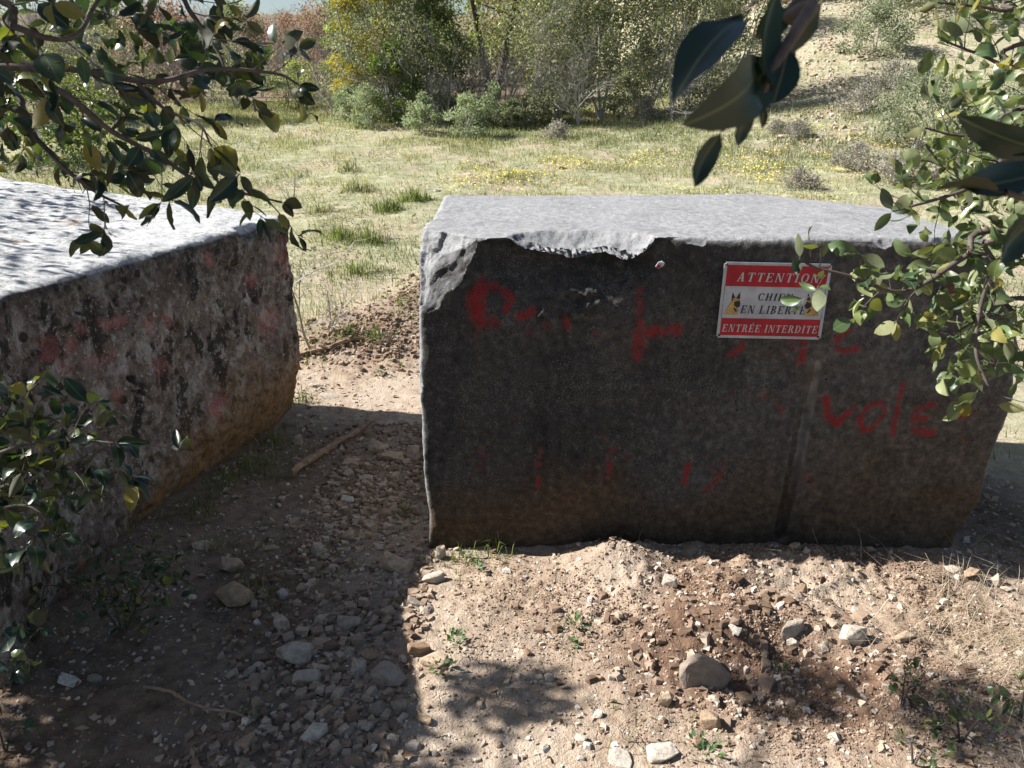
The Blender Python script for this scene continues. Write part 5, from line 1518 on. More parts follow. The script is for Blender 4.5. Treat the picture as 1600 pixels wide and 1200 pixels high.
# --- second oak, standing beyond the left edge: it dapples the pale top of the block
oak_b = empty("holm_oak", (-5.1, 4.3, gz(-5.1, 4.3)), "holm oak beyond the left edge dappling the pale block's top", "tree", "holm oaks framing the view")
b0 = oak_b.location
V, F = tube([Vector(p) - b0 for p in smooth_path([b0 + Vector((0, 0, -0.1)), (-5.0, 4.2, 1.0), (-4.7, 3.9, 1.9), (-4.5, 3.8, 2.8)], 6)], 0.10, 0.03, 10, wob=0.12)
me = bpy.data.meshes.new("trunk"); me.from_pydata(V, [], F); link("trunk", me, M['bark'], oak_b)
crown_cloud(oak_b, [(-4.2, 3.8, 2.7, 0.42), (-3.35, 3.7, 2.15, 0.30), (-3.4, 3.3, 2.5, 0.30), (-4.1, 3.4, 2.9, 0.4), (-3.1, 4.05, 2.0, 0.22), (-3.7, 2.95, 2.5, 0.3), (-3.2, 3.0, 2.15, 0.25), (-3.7, 4.2, 2.4, 0.3)], 620, (0.045, 0.065), M['oak_mass'], anchor=(-4.72, 3.92, 1.85))

# --- low oak bush in the left foreground
bush_l = empty("holm_oak_bush", (-1.32, 1.28, gz(-1.32, 1.28)), "low holm oak bush pushing glossy leaves in from the left edge", "bush", "holm oaks framing the view")
G = bush_l.location
for pts, bud in (((pp((-120, 760, 1.35), (-20, 715, 1.3), (60, 690, 1.28), (120, 688, 1.27), (178, 692, 1.26))), 34), ((pp((-120, 830, 1.4), (-20, 770, 1.35), (60, 745, 1.32), (120, 720, 1.3), (188, 690, 1.28))), 34),
                 ((pp((-140, 860, 1.4), (-40, 810, 1.36), (40, 790, 1.34), (95, 830, 1.33))), 26), ((pp((-120, 700, 1.32), (-30, 660, 1.3), (20, 635, 1.28), (58, 600, 1.26))), 22),
                 ((pp((-140, 1010, 1.5), (-50, 1010, 1.5), (-10, 1030, 1.48), (22, 1045, 1.46))), 16)):
    branch(bush_l, [G + Vector((0.02, 0.02, -0.03)), G.lerp(pts[0], 0.6) + Vector((-0.08, 0, 0.05))] + pts, 0.005, 0.0015, 0.5, 0.025, (0.05, 0.10), (0.032, 0.052), budget=int(bud * 1.7), up=0.9, dark=0.8)

leaf_mass(bush_l, 130, [(-30, 600, 100, 700, 1.32, 1.5), (-30, 670, 185, 770, 1.32, 1.5), (-30, 750, 110, 840, 1.35, 1.5)], (0.030, 0.050), M['oak_shade'])

# --- small oak shoots by the left block and along the bottom right
def shoot(px, py, stems, label, leaf=(0.025, 0.04), h=0.2, per=7, young_lit=0.25):
    g = ground_at(px, py)
    r = empty("oak_seedling", g, label, "seedling", "small oak seedlings")
    for dx, dy, hh in stems:
        tip = g + Vector((dx, dy, hh)); mid = g.lerp(tip, 0.5) + Vector((0, 0, 0.03))
        branch(r, [g + Vector((0, 0, -0.01)), mid, tip], 0.0035, 0.0014, 0.3, 0.03, (0.03, 0.06), leaf, budget=per, up=1.0, droop=0.0, name="stem", young_lit=young_lit)
    return r
sh = shoot(190, 985, [(-0.05, 0.05, 0.22), (0.10, 0.06, 0.24), (0.2, 0.02, 0.26), (0.02, -0.05, 0.15), (-0.12, 0.02, 0.16), (0.15, -0.02, 0.12)], "leafy oak seedling clump at the shaded foot of the left block", (0.026, 0.046), per=17)
leaf_mass(sh, 110, [(130, 850, 310, 950, 2.3, 2.5), (200, 840, 300, 920, 2.3, 2.5), (140, 900, 280, 980, 2.35, 2.5)], (0.026, 0.044), M['oak_shade'])
shoot(60, 1000, [(-0.05, 0.03, 0.2), (0.06, 0.04, 0.22), (0.0, -0.05, 0.12)], "oak seedling at the left edge below the leafy bush", (0.026, 0.044), per=12)
shoot(1405, 1118, [(0.0, 0.02, 0.11), (0.02, -0.01, 0.08)], "small round-leaved oak seedling on the sunlit earth, lower right", (0.024, 0.036), per=16, young_lit=0.9)
shoot(1592, 1130, [(0.0, 0.02, 0.14), (0.03, 0, 0.1)], "oak seedling cut by the right edge", (0.026, 0.038), per=15, young_lit=0.9)
shoot(1500, 1165, [(-0.03, 0.05, 0.10), (0.06, 0.0, 0.08), (-0.08, -0.02, 0.05), (0.1, 0.04, 0.07)], "sprawling oak seedling in the lower right corner", (0.028, 0.042), per=12, young_lit=0.9)
shoot(1425, 1205, [(-0.02, 0.03, 0.05), (0.04, 0.0, 0.04)], "oak seedling at the bottom edge, lower right", (0.024, 0.036), per=10, young_lit=0.9)
shoot(8, 1175, [(0.0, 0.0, 0.10), (0.05, 0.02, 0.06)], "bright green oak seedling in the extreme lower left corner", (0.022, 0.034), per=7)

# --- oak on the right
oak_r = empty("holm_oak", (2.1, 0.75, gz(2.1, 0.75)), "holm oak on the right with sunlit leaves reaching over the warning sign", "tree", "holm oaks framing the view")
b0 = oak_r.location
V, F = tube([Vector(p) - b0 for p in smooth_path([b0 + Vector((0, 0, -0.1)), (2.05, 0.8, 0.7), (1.95, 0.85, 1.3), (1.9, 0.9, 2.1), (1.95, 0.9, 3.0)], 6)], 0.09, 0.025, 10, wob=0.12)
me = bpy.data.meshes.new("trunk"); me.from_pydata(V, [], F); link("trunk", me, M['bark'], oak_r)
T1, T2, T3 = Vector((1.96, 0.85, 1.2)), Vector((1.91, 0.9, 1.8)), Vector((1.92, 0.9, 2.3))
kw = dict(leaf=(0.032, 0.049), up=0.35, droop=0.0)
RB = [
    ([T1, (1.45, 1.1, 1.38)] + pp((1600, 360, 1.35), (1510, 400, 1.35), (1450, 440, 1.35), (1400, 456, 1.34), (1330, 432, 1.33), (1275, 418, 1.33), (1250, 405, 1.32)), 0.0070, 66, (0.04, 0.075)),
    ([T1, (1.5, 1.1, 1.5)] + pp((1640, 250, 1.3), (1560, 275, 1.3), (1500, 300, 1.3), (1440, 318, 1.3), (1395, 330, 1.3)), 0.0065, 46, (0.05, 0.10)),
    ([T2, (1.5, 1.2, 1.75)] + pp((1640, 160, 1.35), (1560, 205, 1.35), (1500, 212, 1.35), (1445, 200, 1.35)), 0.006, 44, (0.05, 0.10)),
    ([T2, (1.5, 1.2, 1.8)] + pp((1640, 60, 1.3), (1580, 100, 1.3), (1530, 85, 1.3), (1470, 62, 1.3)), 0.006, 40, (0.05, 0.09)),
    ([T2, (1.5, 1.25, 1.95)] + pp((1640, -20, 1.3), (1580, 15, 1.3), (1530, 10, 1.3), (1465, 4, 1.3)), 0.006, 26, (0.05, 0.09)),
    ([T1, (1.5, 1.1, 1.3)] + pp((1610, 380, 1.32), (1555, 420, 1.32), (1532, 480, 1.32), (1525, 550, 1.31), (1545, 605, 1.3), (1556, 632, 1.3)), 0.006, 48, (0.04, 0.08)),
    ([T1, (1.55, 1.1, 1.25)] + pp((1640, 470, 1.36), (1580, 490, 1.36), (1530, 500, 1.36), (1480, 528, 1.36)), 0.006, 26, (0.05, 0.09)),
]
for pts, r_, bud, tl in RB:
    branch(oak_r, pts, r_, 0.0016, 0.42, 0.022, tl, budget=bud, young_lit=0.85, **kw)
# spray close to the lens, upper right edge
bo = branch(oak_r, [T2, (1.1, 0.75, 1.62)] + pp((1720, 330, 0.62), (1640, 320, 0.56), (1570, 300, 0.52)), 0.006, 0.002, 0.9, 0.2, (0.03, 0.04), budget=1, dark=1.0, **kw)
# overhead twig with the big leaves hanging in front of the meadow
hang = branch(oak_r, [T3, (1.2, 0.7, 2.15), (0.55, 0.5, 2.05)] + pp((1330, -70, 0.46), (1270, 10, 0.44), (1215, 95, 0.43), (1190, 150, 0.43)), 0.008, 0.0018, 0.98, 0.3, (0.01, 0.012), budget=1, dark=1.0, **kw)
def placed_leaf(parent, a, b, width, face, k):
    """leaf between two points of the picture, at its own depth"""
    A, B = at(*a), at(*b)
    d = B - A; size = d.length
    n = Vector(face).normalized()
    o = add_leaf(parent, A - parent.parent.location, d, n, 1.0, k, 2)
    wn_ = (0.50, 0.42, 0.56, 0.38, 0.46, 0.60)[k]
    sx = width / FPX * a[2] / wn_
    o.matrix_local = Matrix.Translation(A - parent.parent.location) @ basis(d, n).to_4x4() @ Matrix.Diagonal((sx, size, (sx + size) / 2, 1))
for a, b, w, f, k in (((1172, 14, 0.43), (1052, 160, 0.40), 80, (-0.3, -0.55, 0.6), 0), ((1190, 88, 0.43), (1068, 196, 0.41), 100, (0.2, -0.8, -0.2), 2), ((1216, -30, 0.43), (1206, 142, 0.42), 52, (0.5, -0.8, 0.1), 1),
                      ((1292, -6, 0.44), (1214, 98, 0.45), 54, (0.4, -0.8, -0.1), 4), ((1212, 92, 0.44), (1112, 190, 0.42), 84, (0.3, -0.9, 0.2), 0), ((1225, 70, 0.45), (1192, 158, 0.44), 58, (0.3, -0.9, 0.1), 5),
                      ((1178, 166, 0.43), (1152, 230, 0.44), 30, (0.3, -0.9, 0.1), 1), ((1190, 160, 0.43), (1191, 200, 0.44), 15, (0.1, -1, 0.1), 3), ((1130, 200, 0.43), (1084, 294, 0.43), 40, (0.1, -0.9, -0.2), 1),
                      ((1240, 10, 0.46), (1180, 60, 0.47), 46, (0.2, -0.8, 0.3), 2), ((1246, 92, 0.46), (1222, 66, 0.46), 16, (0.2, -1, 0.1), 1), ((1112, 60, 0.47), (1094, 90, 0.47), 24, (0.2, -1, 0.1), 3)):
    placed_leaf(hang, a, b, w, f, k)
S0 = [tuple(at(*p) - oak_r.location) for p in ((1190, 150, .43), (1140, 182, .43), (1190, 150, .43))]
S1 = [tuple(at(*p) - oak_r.location) for p in ((1140, 182, .43), (1130, 204, .43), (1179, 170, .43))]
V, F = segs_mesh(S0, S1, [.0014, .0011, .001], [.0011, .0009, .0008], 5)
link("twig", mesh_np("twig", V, F, True), M['twig'], oak_r)
for a, b, w, f, k in (((1660, 240, 0.56), (1497, 182, 0.54), 62, (0.1, -0.7, -0.5), 0), ((1665, 262, 0.54), (1499, 294, 0.52), 62, (0.0, -0.6, 0.5), 4), ((1650, 320, 0.54), (1562, 412, 0.54), 62, (0.2, -0.8, 0.1), 1), ((1670, 215, 0.57), (1530, 236, 0.56), 52, (0.0, -0.8, 0.3), 5)):
    placed_leaf(bo, a, b, w, f, k)
M['oak_sun'] = mat_foliage("sunlit_holm_oak_foliage", [(0, (0.058, 0.090, 0.040)), (0.5, (0.130, 0.170, 0.076)), (1, (0.255, 0.275, 0.14))], 0.28, 0.4, 0.45)  # bright copy of the foliage, sunlight put into its tones
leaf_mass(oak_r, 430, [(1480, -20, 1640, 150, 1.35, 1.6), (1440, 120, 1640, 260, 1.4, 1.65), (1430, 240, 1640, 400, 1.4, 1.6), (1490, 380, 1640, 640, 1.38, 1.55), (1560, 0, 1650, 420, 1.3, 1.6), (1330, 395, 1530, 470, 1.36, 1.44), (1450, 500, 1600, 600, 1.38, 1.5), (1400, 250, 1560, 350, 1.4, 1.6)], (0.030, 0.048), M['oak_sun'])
crown_cloud(oak_r, [(2.2, 0.7, 2.9, 0.5), (2.6, 1.0, 2.4, 0.5), (2.4, 1.3, 1.9, 0.35), (1.9, 0.3, 2.7, 0.4), (2.3, 1.4, 1.3, 0.35)], 1800, (0.04, 0.06), M['oak_mass'], anchor=(1.93, 0.88, 1.5))

# ------------------------------------------------------------------ bare sapling in the gap and twiggy shrubs
def twig_mesh(name, h, seed, levels=4, kids=4, spread=0.7, r0=0.02, ground_stems=1, bend=0.25, shrink=0.62):
    r = random.Random(seed)
    S0, S1, R0, R1 = [], [], [], []
    def ru(): return Vector((r.gauss(0, 1), r.gauss(0, 1), r.gauss(0, 1))).normalized()
    def grow(p, d, L, rad, lv):
        n = 3 if lv else 2
        pts = [p]
        for k in range(n):
            d = (d + ru() * bend + Vector((0, 0, 0.08))).normalized()
            q = p + d * L / n
            S0.append(tuple(p)); S1.append(tuple(q)); R0.append(rad * (1 - 0.45 * k / n)); R1.append(rad * (1 - 0.45 * (k + 1) / n))
            p = q; pts.append(p)
        if lv == 0: return
        for k in range(kids):
            b = pts[1 + (k % n)]
            nd = (d + ru() * spread).normalized()
            grow(b, nd, L * shrink * r.uniform(0.75, 1.2), rad * 0.5, lv - 1)
    for g in range(ground_stems):
        d0 = (Vector((0, 0, 1)) + ru() * (0.12 if ground_stems == 1 else 0.6)).normalized()
        if d0.z < 0.2: d0.z = 0.4
        grow(Vector((0, 0, -0.03)), d0, h * 0.45, r0, levels)
    V, F = segs_mesh(S0, S1, R0, R1, 3)
    return mesh_np(name, V, F, False)

g = ground_at(488, 548)
o = link("sapling", twig_mesh("sapling", 1.0, 5, 3, 4, 0.9, 0.010), M['grey_twig'], loc=g)
tag(o, "thin leafless sapling standing behind the left block's far corner", "sapling", "bare twigs in the gap")
g = ground_at(515, 520)
o = link("sapling", twig_mesh("sapling", 0.55, 15, 3, 3, 0.9, 0.006, 3), M['grey_twig'], loc=g)
tag(o, "low tangle of grey twigs beside the thin leafless sapling", "twigs", "bare twigs in the gap")
g = ground_at(455, 330)
o = link("sapling", twig_mesh("sapling", 0.8, 9, 3, 4, 0.9, 0.010), M['grey_twig'], loc=g)
tag(o, "bare forked sapling above the left block's far top corner", "sapling", "bare twigs in the gap")

# ------------------------------------------------------------------ shrubs and trees beyond the meadow
FOL = {  # tones lifted: thin haze and sunlight over the thicket put into the colours
    'grey_green': mat_foliage("grey_green_foliage", [(0, (0.133, 0.143, 0.093)), (0.6, (0.239, 0.254, 0.162)), (1, (0.39, 0.395, 0.274))], 0.45, 0.5, 0.4, (1.2, 1.3, 0.8)),
    'oak': mat_foliage("evergreen_foliage", [(0, (0.103, 0.113, 0.075)), (0.6, (0.204, 0.214, 0.133)), (1, (0.386, 0.381, 0.26))], 0.45, 0.42, 0.5, (1.3, 1.35, 0.7)),
    'dark': mat_foliage("box_foliage", [(0, (0.066, 0.089, 0.041)), (0.6, (0.13, 0.164, 0.058)), (1, (0.262, 0.291, 0.09))], 0.42, 0.45, 0.4, (1.3, 1.5, 0.5)),
    'light': mat_foliage("young_foliage", [(0, (0.151, 0.173, 0.094)), (0.6, (0.271, 0.297, 0.152)), (1, (0.417, 0.434, 0.241))], 0.5, 0.6, 0.3, (1.3, 1.4, 0.6)),
    'yellow': mat_foliage("yellow_blossom", [(0, (0.17, 0.17, 0.03)), (0.4, (0.42, 0.36, 0.03)), (1, (0.68, 0.56, 0.05))], 0.35, 0.6, 0.2, (1.2, 1.15, 0.5)),
    'cistus': mat_foliage("cistus_foliage", [(0, (0.212, 0.237, 0.156)), (0.6, (0.343, 0.373, 0.251)), (1, (0.522, 0.542, 0.399))], 0.4, 0.75, 0.2, (1.1, 1.25, 0.8)),
    'cistus_green': mat_foliage("green_cistus_foliage", [(0, (0.163, 0.187, 0.128)), (0.6, (0.284, 0.301, 0.215)), (1, (0.454, 0.441, 0.342))], 0.4, 0.75, 0.2, (1.1, 1.25, 0.8)),
    'grey': mat_foliage("lavender_grey_foliage", [(0, (0.229, 0.212, 0.179)), (0.6, (0.339, 0.317, 0.268)), (1, (0.46, 0.433, 0.372))], 0.35, 0.8, 0.15, (1.05, 1.05, 0.95)),
    'dead': mat_foliage("brown_oak_foliage", [(0, (0.25, 0.169, 0.129)), (0.6, (0.388, 0.285, 0.227)), (1, (0.526, 0.422, 0.353))], 0.4, 0.7, 0.2, (1.1, 0.95, 0.8)),
}

def crown_mesh(h, r, n, leaf, seed, clumps=40, low=0.12, lumpy=0.3, top=1.0):
    """leaf clumps through the volume of a crown; returns mesh and clump centres"""
    g_ = np.random.default_rng(seed)
    t_ = low + (1 - low) * g_.random(clumps) ** 0.85
    prof = np.sqrt(np.clip(1 - np.abs(2 * np.clip(t_, 0, 1) ** 0.8 - 0.9) ** 2.6, 0.05, 1))
    an = g_.uniform(0, 2 * math.pi, clumps); rad = g_.random(clumps) ** 0.45 * prof * r * (1 - lumpy * 0.5)
    C = np.stack([rad * np.cos(an), rad * np.sin(an), t_ * h * 0.93], 1)
    C[:, :2] *= 1 + lumpy * 0.6 * (g_.random((clumps, 1)) - 0.5)
    cr = r * lumpy * (0.55 + 0.9 * g_.random(clumps))
    ct = g_.normal(0, 0.16, clumps)
    i = g_.integers(0, clumps, n)
    v = g_.normal(size=(n, 3)); v /= np.linalg.norm(v, axis=1, keepdims=True)
    P = C[i] + v * (cr[i] * g_.random(n) ** 0.5)[:, None] * np.array([1, 1, 0.8])
    P[:, 2] = np.maximum(P[:, 2], 0.03 * h * g_.random(n))
    D = v + 0.9 * g_.normal(size=(n, 3)); N = v * 0.6 + np.array([0, 0, 0.5]) + 0.7 * g_.normal(size=(n, 3))
    L = leaf * g_.uniform(0.6, 1.35, n)
    V, F = leaf_cards(P, D, N, L, L * 0.55)
    tone = np.clip(0.42 + ct[i] + g_.normal(0, 0.2, n), 0, 1)
    return mesh_np("crown", V, F, False, dict(tone=np.repeat(tone, 4))), C

def trunk_mesh(h, C, r0, seed, stems=1, use=14):
    r = random.Random(seed)
    S0, S1, R0, R1 = [], [], [], []
    pick = list(range(len(C))); r.shuffle(pick)
    fork = [Vector((0, 0, -0.05)) for _ in range(stems)]
    heads = []
    for s in range(stems):
        p = fork[s]; d = Vector((r.uniform(-.3, .3), r.uniform(-.3, .3), 1)).normalized()
        n = 5
        for k in range(n):
            q = p + (d + Vector((r.uniform(-.2, .2), r.uniform(-.2, .2), 0))).normalized() * h * 0.55 / n
            S0.append(tuple(p)); S1.append(tuple(q)); R0.append(r0 * (1 - 0.5 * k / n)); R1.append(r0 * (1 - 0.5 * (k + 1) / n))
            p = q
            if k >= 1: heads.append((p.copy(), r0 * (1 - 0.5 * (k + 1) / n)))
    for c in pick[:use]:
        t = Vector(C[c]); b, rb = min(heads, key=lambda hb: (hb[0] - t).length + 0.3 * h * (hb[0].z > t.z))
        m = b.lerp(t, 0.5) + Vector((r.uniform(-.1, .1), r.uniform(-.1, .1), r.uniform(0, .12))) * h * 0.4
        S0 += [tuple(b), tuple(m)]; S1 += [tuple(m), tuple(t)]; R0 += [rb * 0.55, rb * 0.35]; R1 += [rb * 0.35, rb * 0.1]
    V, F = segs_mesh(S0, S1, R0, R1, 5)
    return mesh_np("trunk", V, F, True)

def shrub(px, py, h, r, n, leaf, fol, label, name="shrub", cat="shrub", group=None, seed=None, clumps=40, low=0.05, lumpy=0.32, stems=3, r0=0.03, Y=None, sy=1.0, trunk_mat='grey_twig'):
    p = ground_at(px, py)
    if Y is not None:                       # stands further back, its foot hidden
        d = ray(px, py); x = d.x / d.y * Y
        p = Vector((x, Y, gz(x, Y)))
    seed = seed if seed is not None else random.randrange(10 ** 6)
    root = empty(name, p, label, cat, group)
    me, C = crown_mesh(h, r, n, leaf, seed, clumps, low, lumpy)
    c = link("crown", me, FOL[fol], root)
    t = link("trunk", trunk_mesh(h, C, r0, seed, stems), M[trunk_mat], root)
    c.scale = t.scale = (1, sy, 1)
    return root

GB = "bushes along the far side of the meadow"
shrub(600, 185, 3.2, 1.09, 11500, 0.052, 'grey_green', "grey-green olive-like bush at the left end of the thicket", "evergreen_bush", "bush", GB, Y=15.8, clumps=70)
shrub(660, 185, 3.4, 1.09, 11500, 0.052, 'grey_green', "grey-green bush behind the dark green one in the thicket", "evergreen_bush", "bush", GB, Y=16.6, clumps=70)
shrub(578, 180, 3.6, 0.62, 8500, 0.055, 'yellow', "tall slim bush covered in yellow blossom", "blossoming_bush", "bush", GB, Y=15.6, clumps=46)
shrub(545, 185, 2.2, 0.55, 4000, 0.055, 'light', "olive green bush at the foot of the yellow blossom", "evergreen_bush", "bush", GB, Y=16.6)
shrub(618, 190, 1.45, 0.50, 5200, 0.050, 'dark', "low dark green bush with bright leaf tips, left of the bare shrub", "box_bush", "bush", GB, Y=14.9, clumps=40)
shrub(688, 170, 2.3, 0.75, 7500, 0.050, 'dark', "darkest green bush rising behind the bare grey shrub", "box_bush", "bush", GB, Y=15.5, clumps=50)
shrub(775, 170, 4.6, 1.5, 9000, 0.075, 'light', "fresh light green tree with dark forked trunk behind the thicket", "broadleaf_tree", "tree", GB, Y=20.5, clumps=60, low=0.25, stems=2, r0=0.11, trunk_mat='bark')
shrub(640, 150, 4.6, 1.5, 8000, 0.075, 'light', "pale green tree top behind the grey-green bushes", "broadleaf_tree", "tree", GB, Y=22.5, clumps=60, low=0.2, stems=2, r0=0.10, trunk_mat='bark')
shrub(868, 180, 3.0, 0.98, 11500, 0.052, 'oak', "olive green evergreen bush right of the bare grey shrub", "evergreen_bush", "bush", GB, Y=15.3, clumps=64)
shrub(940, 175, 3.4, 1.09, 11500, 0.052, 'oak', "tall olive green bush in the middle of the thicket's right half", "evergreen_bush", "bush", GB, Y=15.6, clumps=70)
shrub(1010, 170, 3.4, 1.09, 11500, 0.052, 'oak', "dense dull green bush left of the hanging leaves", "evergreen_bush", "bush", GB, Y=15.8, clumps=70)
shrub(1075, 160, 3.2, 1.03, 11500, 0.052, 'oak', "dense dull green bush behind the hanging leaves", "evergreen_bush", "bush", GB, Y=16.2, clumps=64)
shrub(1140, 150, 3.4, 1.09, 11500, 0.052, 'oak', "dull green bush at the right end of the thicket", "evergreen_bush", "bush", GB, Y=17.2, clumps=64)
shrub(900, 150, 4.8, 1.7, 8000, 0.08, 'oak', "taller evergreen tree behind the right half of the thicket", "evergreen_tree", "tree", GB, Y=21.5, clumps=60, low=0.15, stems=2, r0=0.1, trunk_mat='bark')
shrub(1060, 140, 4.8, 1.7, 8000, 0.08, 'oak', "evergreen tree rising behind the hanging leaves", "evergreen_tree", "tree", GB, Y=22.5, clumps=60, low=0.15, stems=2, r0=0.1, trunk_mat='bark')
shrub(500, 160, 2.4, 0.9, 5000, 0.06, 'dead', "bush of withered pinkish brown leaves left of the yellow blossom", "withered_bush", "bush", GB, Y=22.0, clumps=46)
shrub(455, 155, 2.2, 0.9, 4200, 0.06, 'dead', "withered brown bush further left on the slope", "withered_bush", "bush", GB, Y=24.0, clumps=46)
shrub(470, 185, 1.0, 0.8, 3500, 0.05, 'light', "low green scrub where the meadow bends to the left", "low_scrub", "shrub", GB, Y=18.6, clumps=30)
shrub(370, 170, 1.3, 1.0, 3500, 0.05, 'grey_green', "low grey-green scrub on the left under the oak twigs", "low_scrub", "shrub", GB, Y=18.0, clumps=30)
shrub(60, 235, 1.5, 1.1, 6000, 0.06, 'dark', "dark green scrub right behind the pale block's far edge", "low_scrub", "shrub", GB, Y=11.5, clumps=36)
shrub(180, 170, 3.0, 1.1, 7000, 0.06, 'oak', "dark evergreen bush behind the oak twigs, upper left", "evergreen_bush", "bush", GB, Y=15.6, clumps=46)
shrub(20, 140, 3.2, 1.2, 6000, 0.06, 'oak', "evergreen bush at the upper left edge", "evergreen_bush", "bush", GB, Y=16.0, clumps=46)

GC = "pale rockrose shrubs at the meadow's edge"
for px, py, h, r, fol, lab in ((575, 200, 0.72, 0.42, 'cistus', "pale rockrose shrub at the left end, before the dark green bush"), (548, 192, 0.62, 0.36, 'cistus', "leftmost pale rockrose shrub under the yellow blossom"),
                               (660, 208, 0.62, 0.34, 'cistus', "rockrose shrub standing alone left of the bare grey shrub"), (728, 212, 0.66, 0.42, 'cistus', "widest rockrose shrub in front of the bare grey shrub"),
                               (772, 196, 0.78, 0.34, 'cistus', "tallest pale rockrose shrub right of the bare grey shrub"), (838, 182, 0.62, 0.30, 'cistus', "rockrose shrub before the olive green bush"),
                               (880, 180, 0.60, 0.30, 'cistus', "rightmost pale rockrose shrub, before the thicket's middle"), (800, 200, 0.5, 0.3, 'grey_green', "small sparse shrub between two pale rockroses"),
                               (972, 185, 0.8, 0.4, 'grey_green', "grey-green low shrub at the foot of the dense bushes")):
    shrub(px, py, h, r, 2600, 0.042, fol, lab, "rockrose_shrub", "shrub", GC, clumps=34, lumpy=0.24, stems=5, r0=0.010)

GR = "shrubs on the right-hand slope"
for px, py, h, r, n, lf, fol, lab in ((1425, 238, 1.05, 0.75, 5200, 0.045, 'cistus_green', "big round green shrub on the slope left of the sunlit oak leaves"), (1365, 85, 1.0, 0.85, 4200, 0.06, 'cistus_green', "green shrub right beside the top of the hill track"),
                                      
                                      (1480, 40, 1.6, 1.3, 5200, 0.07, 'oak', "dark green bush at the top of the slope behind the oak leaves"),
                                      (1400, 8, 1.8, 1.4, 5200, 0.08, 'dark', "dark bush on the skyline of the slope, top right"), (1320, 0, 1.6, 1.3, 4600, 0.08, 'oak', "olive bush on the slope top above the track"),
                                      (1560, 250, 0.9, 0.8, 3600, 0.05, 'cistus_green', "green shrub behind the oak leaves at the right edge"),
                                      (1395, 140, 0.5, 0.6, 2400, 0.045, 'grey', "grey thyme cushion on the slope below the hill track"), (1335, 268, 0.32, 0.36, 2400, 0.03, 'grey', "dark-based grey thyme cushion behind the block's right end"),
                                      (1395, 285, 0.30, 0.42, 2400, 0.03, 'grey', "grey thyme cushion behind the block's rear right corner"), (1245, 218, 0.2, 0.26, 1500, 0.03, 'grey', "small grey cushion left in the meadow's right half"),
                                      (1215, 210, 0.18, 0.22, 1200, 0.03, 'grey', "smaller grey cushion beside another in the meadow"), (1250, 290, 0.2, 0.3, 1500, 0.028, 'grey', "low grey cushion just behind the block's middle right"),
                                      (1350, 175, 0.4, 0.5, 1800, 0.04, 'grey', "pale grey cushion on the bare slope below the track"),
                                      (1455, 285, 0.4, 0.5, 2000, 0.035, 'grey', "grey cushion under the sunlit oak leaves"), (1005, 190, 0.35, 0.4, 1500, 0.04, 'grey', "grey tussock before the dense bushes"), (865, 215, 0.24, 0.3, 1300, 0.035, 'grey', "grey tussock in the meadow below the rockroses")):
    shrub(px, py, h, r, n, lf, fol, lab, "slope_shrub" if fol != 'grey' else "thyme_cushion", "shrub", GR, clumps=30, lumpy=0.3, stems=4, r0=0.012)

# bare grey shrub in front of the dark bush, and grey brush beside it
for px, py, h, Y, sd, lab in ((693, 195, 1.25, 15.1, 21, "bare grey shrub with curving twigs before the darkest bush"), (745, 185, 1.3, 15.6, 22, "bare grey brush right of the curving bare shrub"),
                              (790, 175, 1.9, 16.4, 23, "taller bare grey brush left of the olive green bush"), (1095, 165, 1.9, 16.9, 24, "bare brush behind the hanging leaves"), (735, 160, 2.6, 16.2, 25, "thin leafless shrub amid the thicket"), (820, 175, 2.4, 15.0, 26, "bare brush left of the olive green bush"), (905, 175, 2.0, 14.7, 27, "bare brush between two olive green bushes"), (1045, 165, 2.4, 15.0, 28, "bare brush before the dense dull green bushes"), (640, 180, 2.2, 15.2, 29, "bare twigs rising before the grey-green bushes"), (520, 185, 1.4, 16.0, 30, "bare grey brush at the thicket's left end")):
    d = ray(px, py); x = d.x / d.y * Y
    o = link("bare_shrub", twig_mesh("bare_shrub", h, sd, 4, 4, 0.75, 0.014, 5, 0.4), M['grey_twig'], loc=(x, Y, gz(x, Y)))
    tag(o, lab, "shrub", "leafless shrubs")

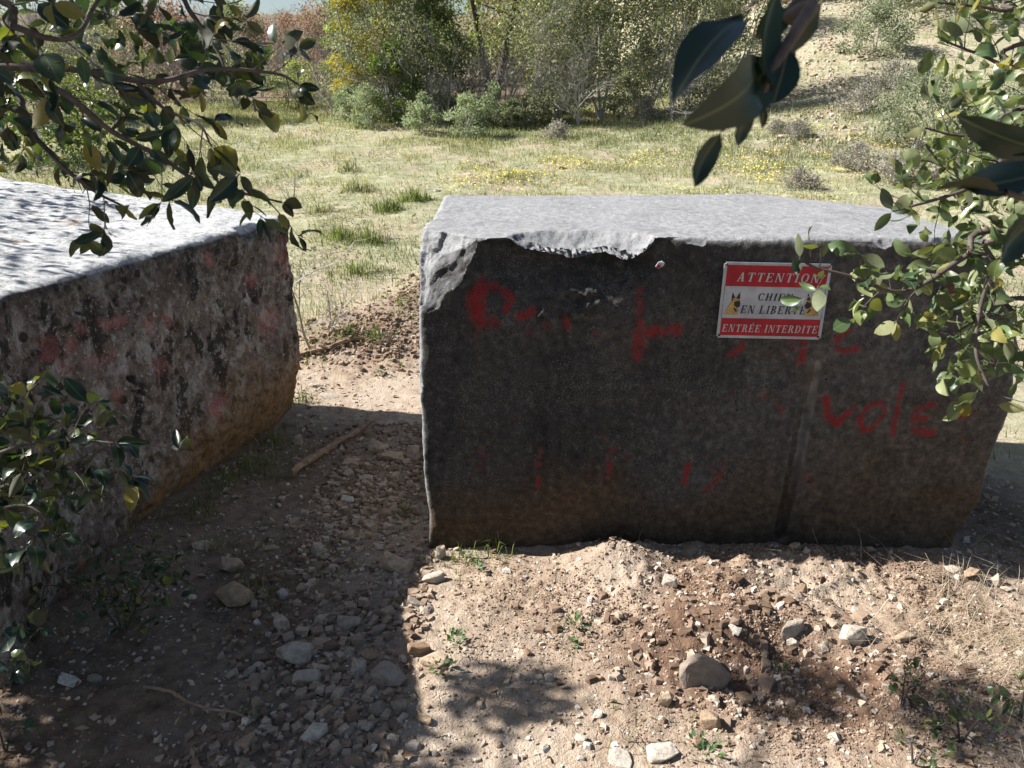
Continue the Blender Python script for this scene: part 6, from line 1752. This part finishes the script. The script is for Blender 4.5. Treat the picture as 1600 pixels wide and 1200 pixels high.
# leafless wood on the far hillside
WOOD = [twig_mesh("bare_tree", 4.2, 40 + k, 5, 4, 0.62, 0.07, 2, 0.22, 0.66) for k in range(4)]
for me in WOOD: me.materials.append(M['grey_twig'])
cnt = 0
for ring, (Ya, Yb, n) in enumerate(((19.5, 25, 12), (25, 33, 14), (33, 45, 16), (45, 62, 18))):
    for k in range(n):
        Y = random.uniform(Ya, Yb); px = -40 + (620 + 40) * (k + random.random()) / n
        x = (px - 800) / FPX * Y * 1.0
        s = random.uniform(0.62, 0.9) * (0.55 + 0.009 * Y)
        o = bpy.data.objects.new("bare_tree", WOOD[(k + ring) % 4])
        o.location = (x, Y, gz(x, Y) - 0.05); o.rotation_euler = (0, 0, random.uniform(0, 6.28)); o.scale = (s * 1.15, s * 1.15, s)
        col.objects.link(o)
        tag(o, "leafless grey tree in the wood on the far left hillside", "tree", "leafless wood on the far hillside")
BUSH = []
for k, fol in enumerate(('oak', 'grey_green', 'dead', 'oak')):
    me, C = crown_mesh(2.4, 1.2, 4500, 0.085, 60 + k, 40, 0.05, 0.32); me.materials.append(FOL[fol])
    tm = trunk_mesh(2.4, C, 0.05, 60 + k, 2); tm.materials.append(M['grey_twig']); BUSH.append((me, tm, fol))
far = {'oak': "dark evergreen bush among the leafless trees of the far hillside", 'grey_green': "grey-green bush among the leafless trees of the far hillside", 'dead': "brownish bush among the leafless trees of the far hillside"}
for k in range(60):
    Y = random.uniform(20, 60); px = random.uniform(-60, 640) if k < 40 else random.uniform(560, 1300)
    if k >= 40: Y = random.uniform(25, 34)
    x = (px - 800) / FPX * Y
    cm, tm, fol = BUSH[k % 4]
    s = random.uniform(0.7, 1.1) * (1.0 if k < 40 else 1.9)
    r = empty("far_bush", (x, Y, gz(x, Y) - 0.05), far[fol] if k < 40 else far[fol].replace("among the leafless trees of the far hillside", "in the dense wood behind the thicket"), "bush", "bushes of the far hillside" if k < 40 else "wood behind the thicket")
    r.scale = (s, s, s); r.rotation_euler = (0, 0, random.uniform(0, 6.28))
    link("crown", cm, None, r); link("trunk", tm, None, r)
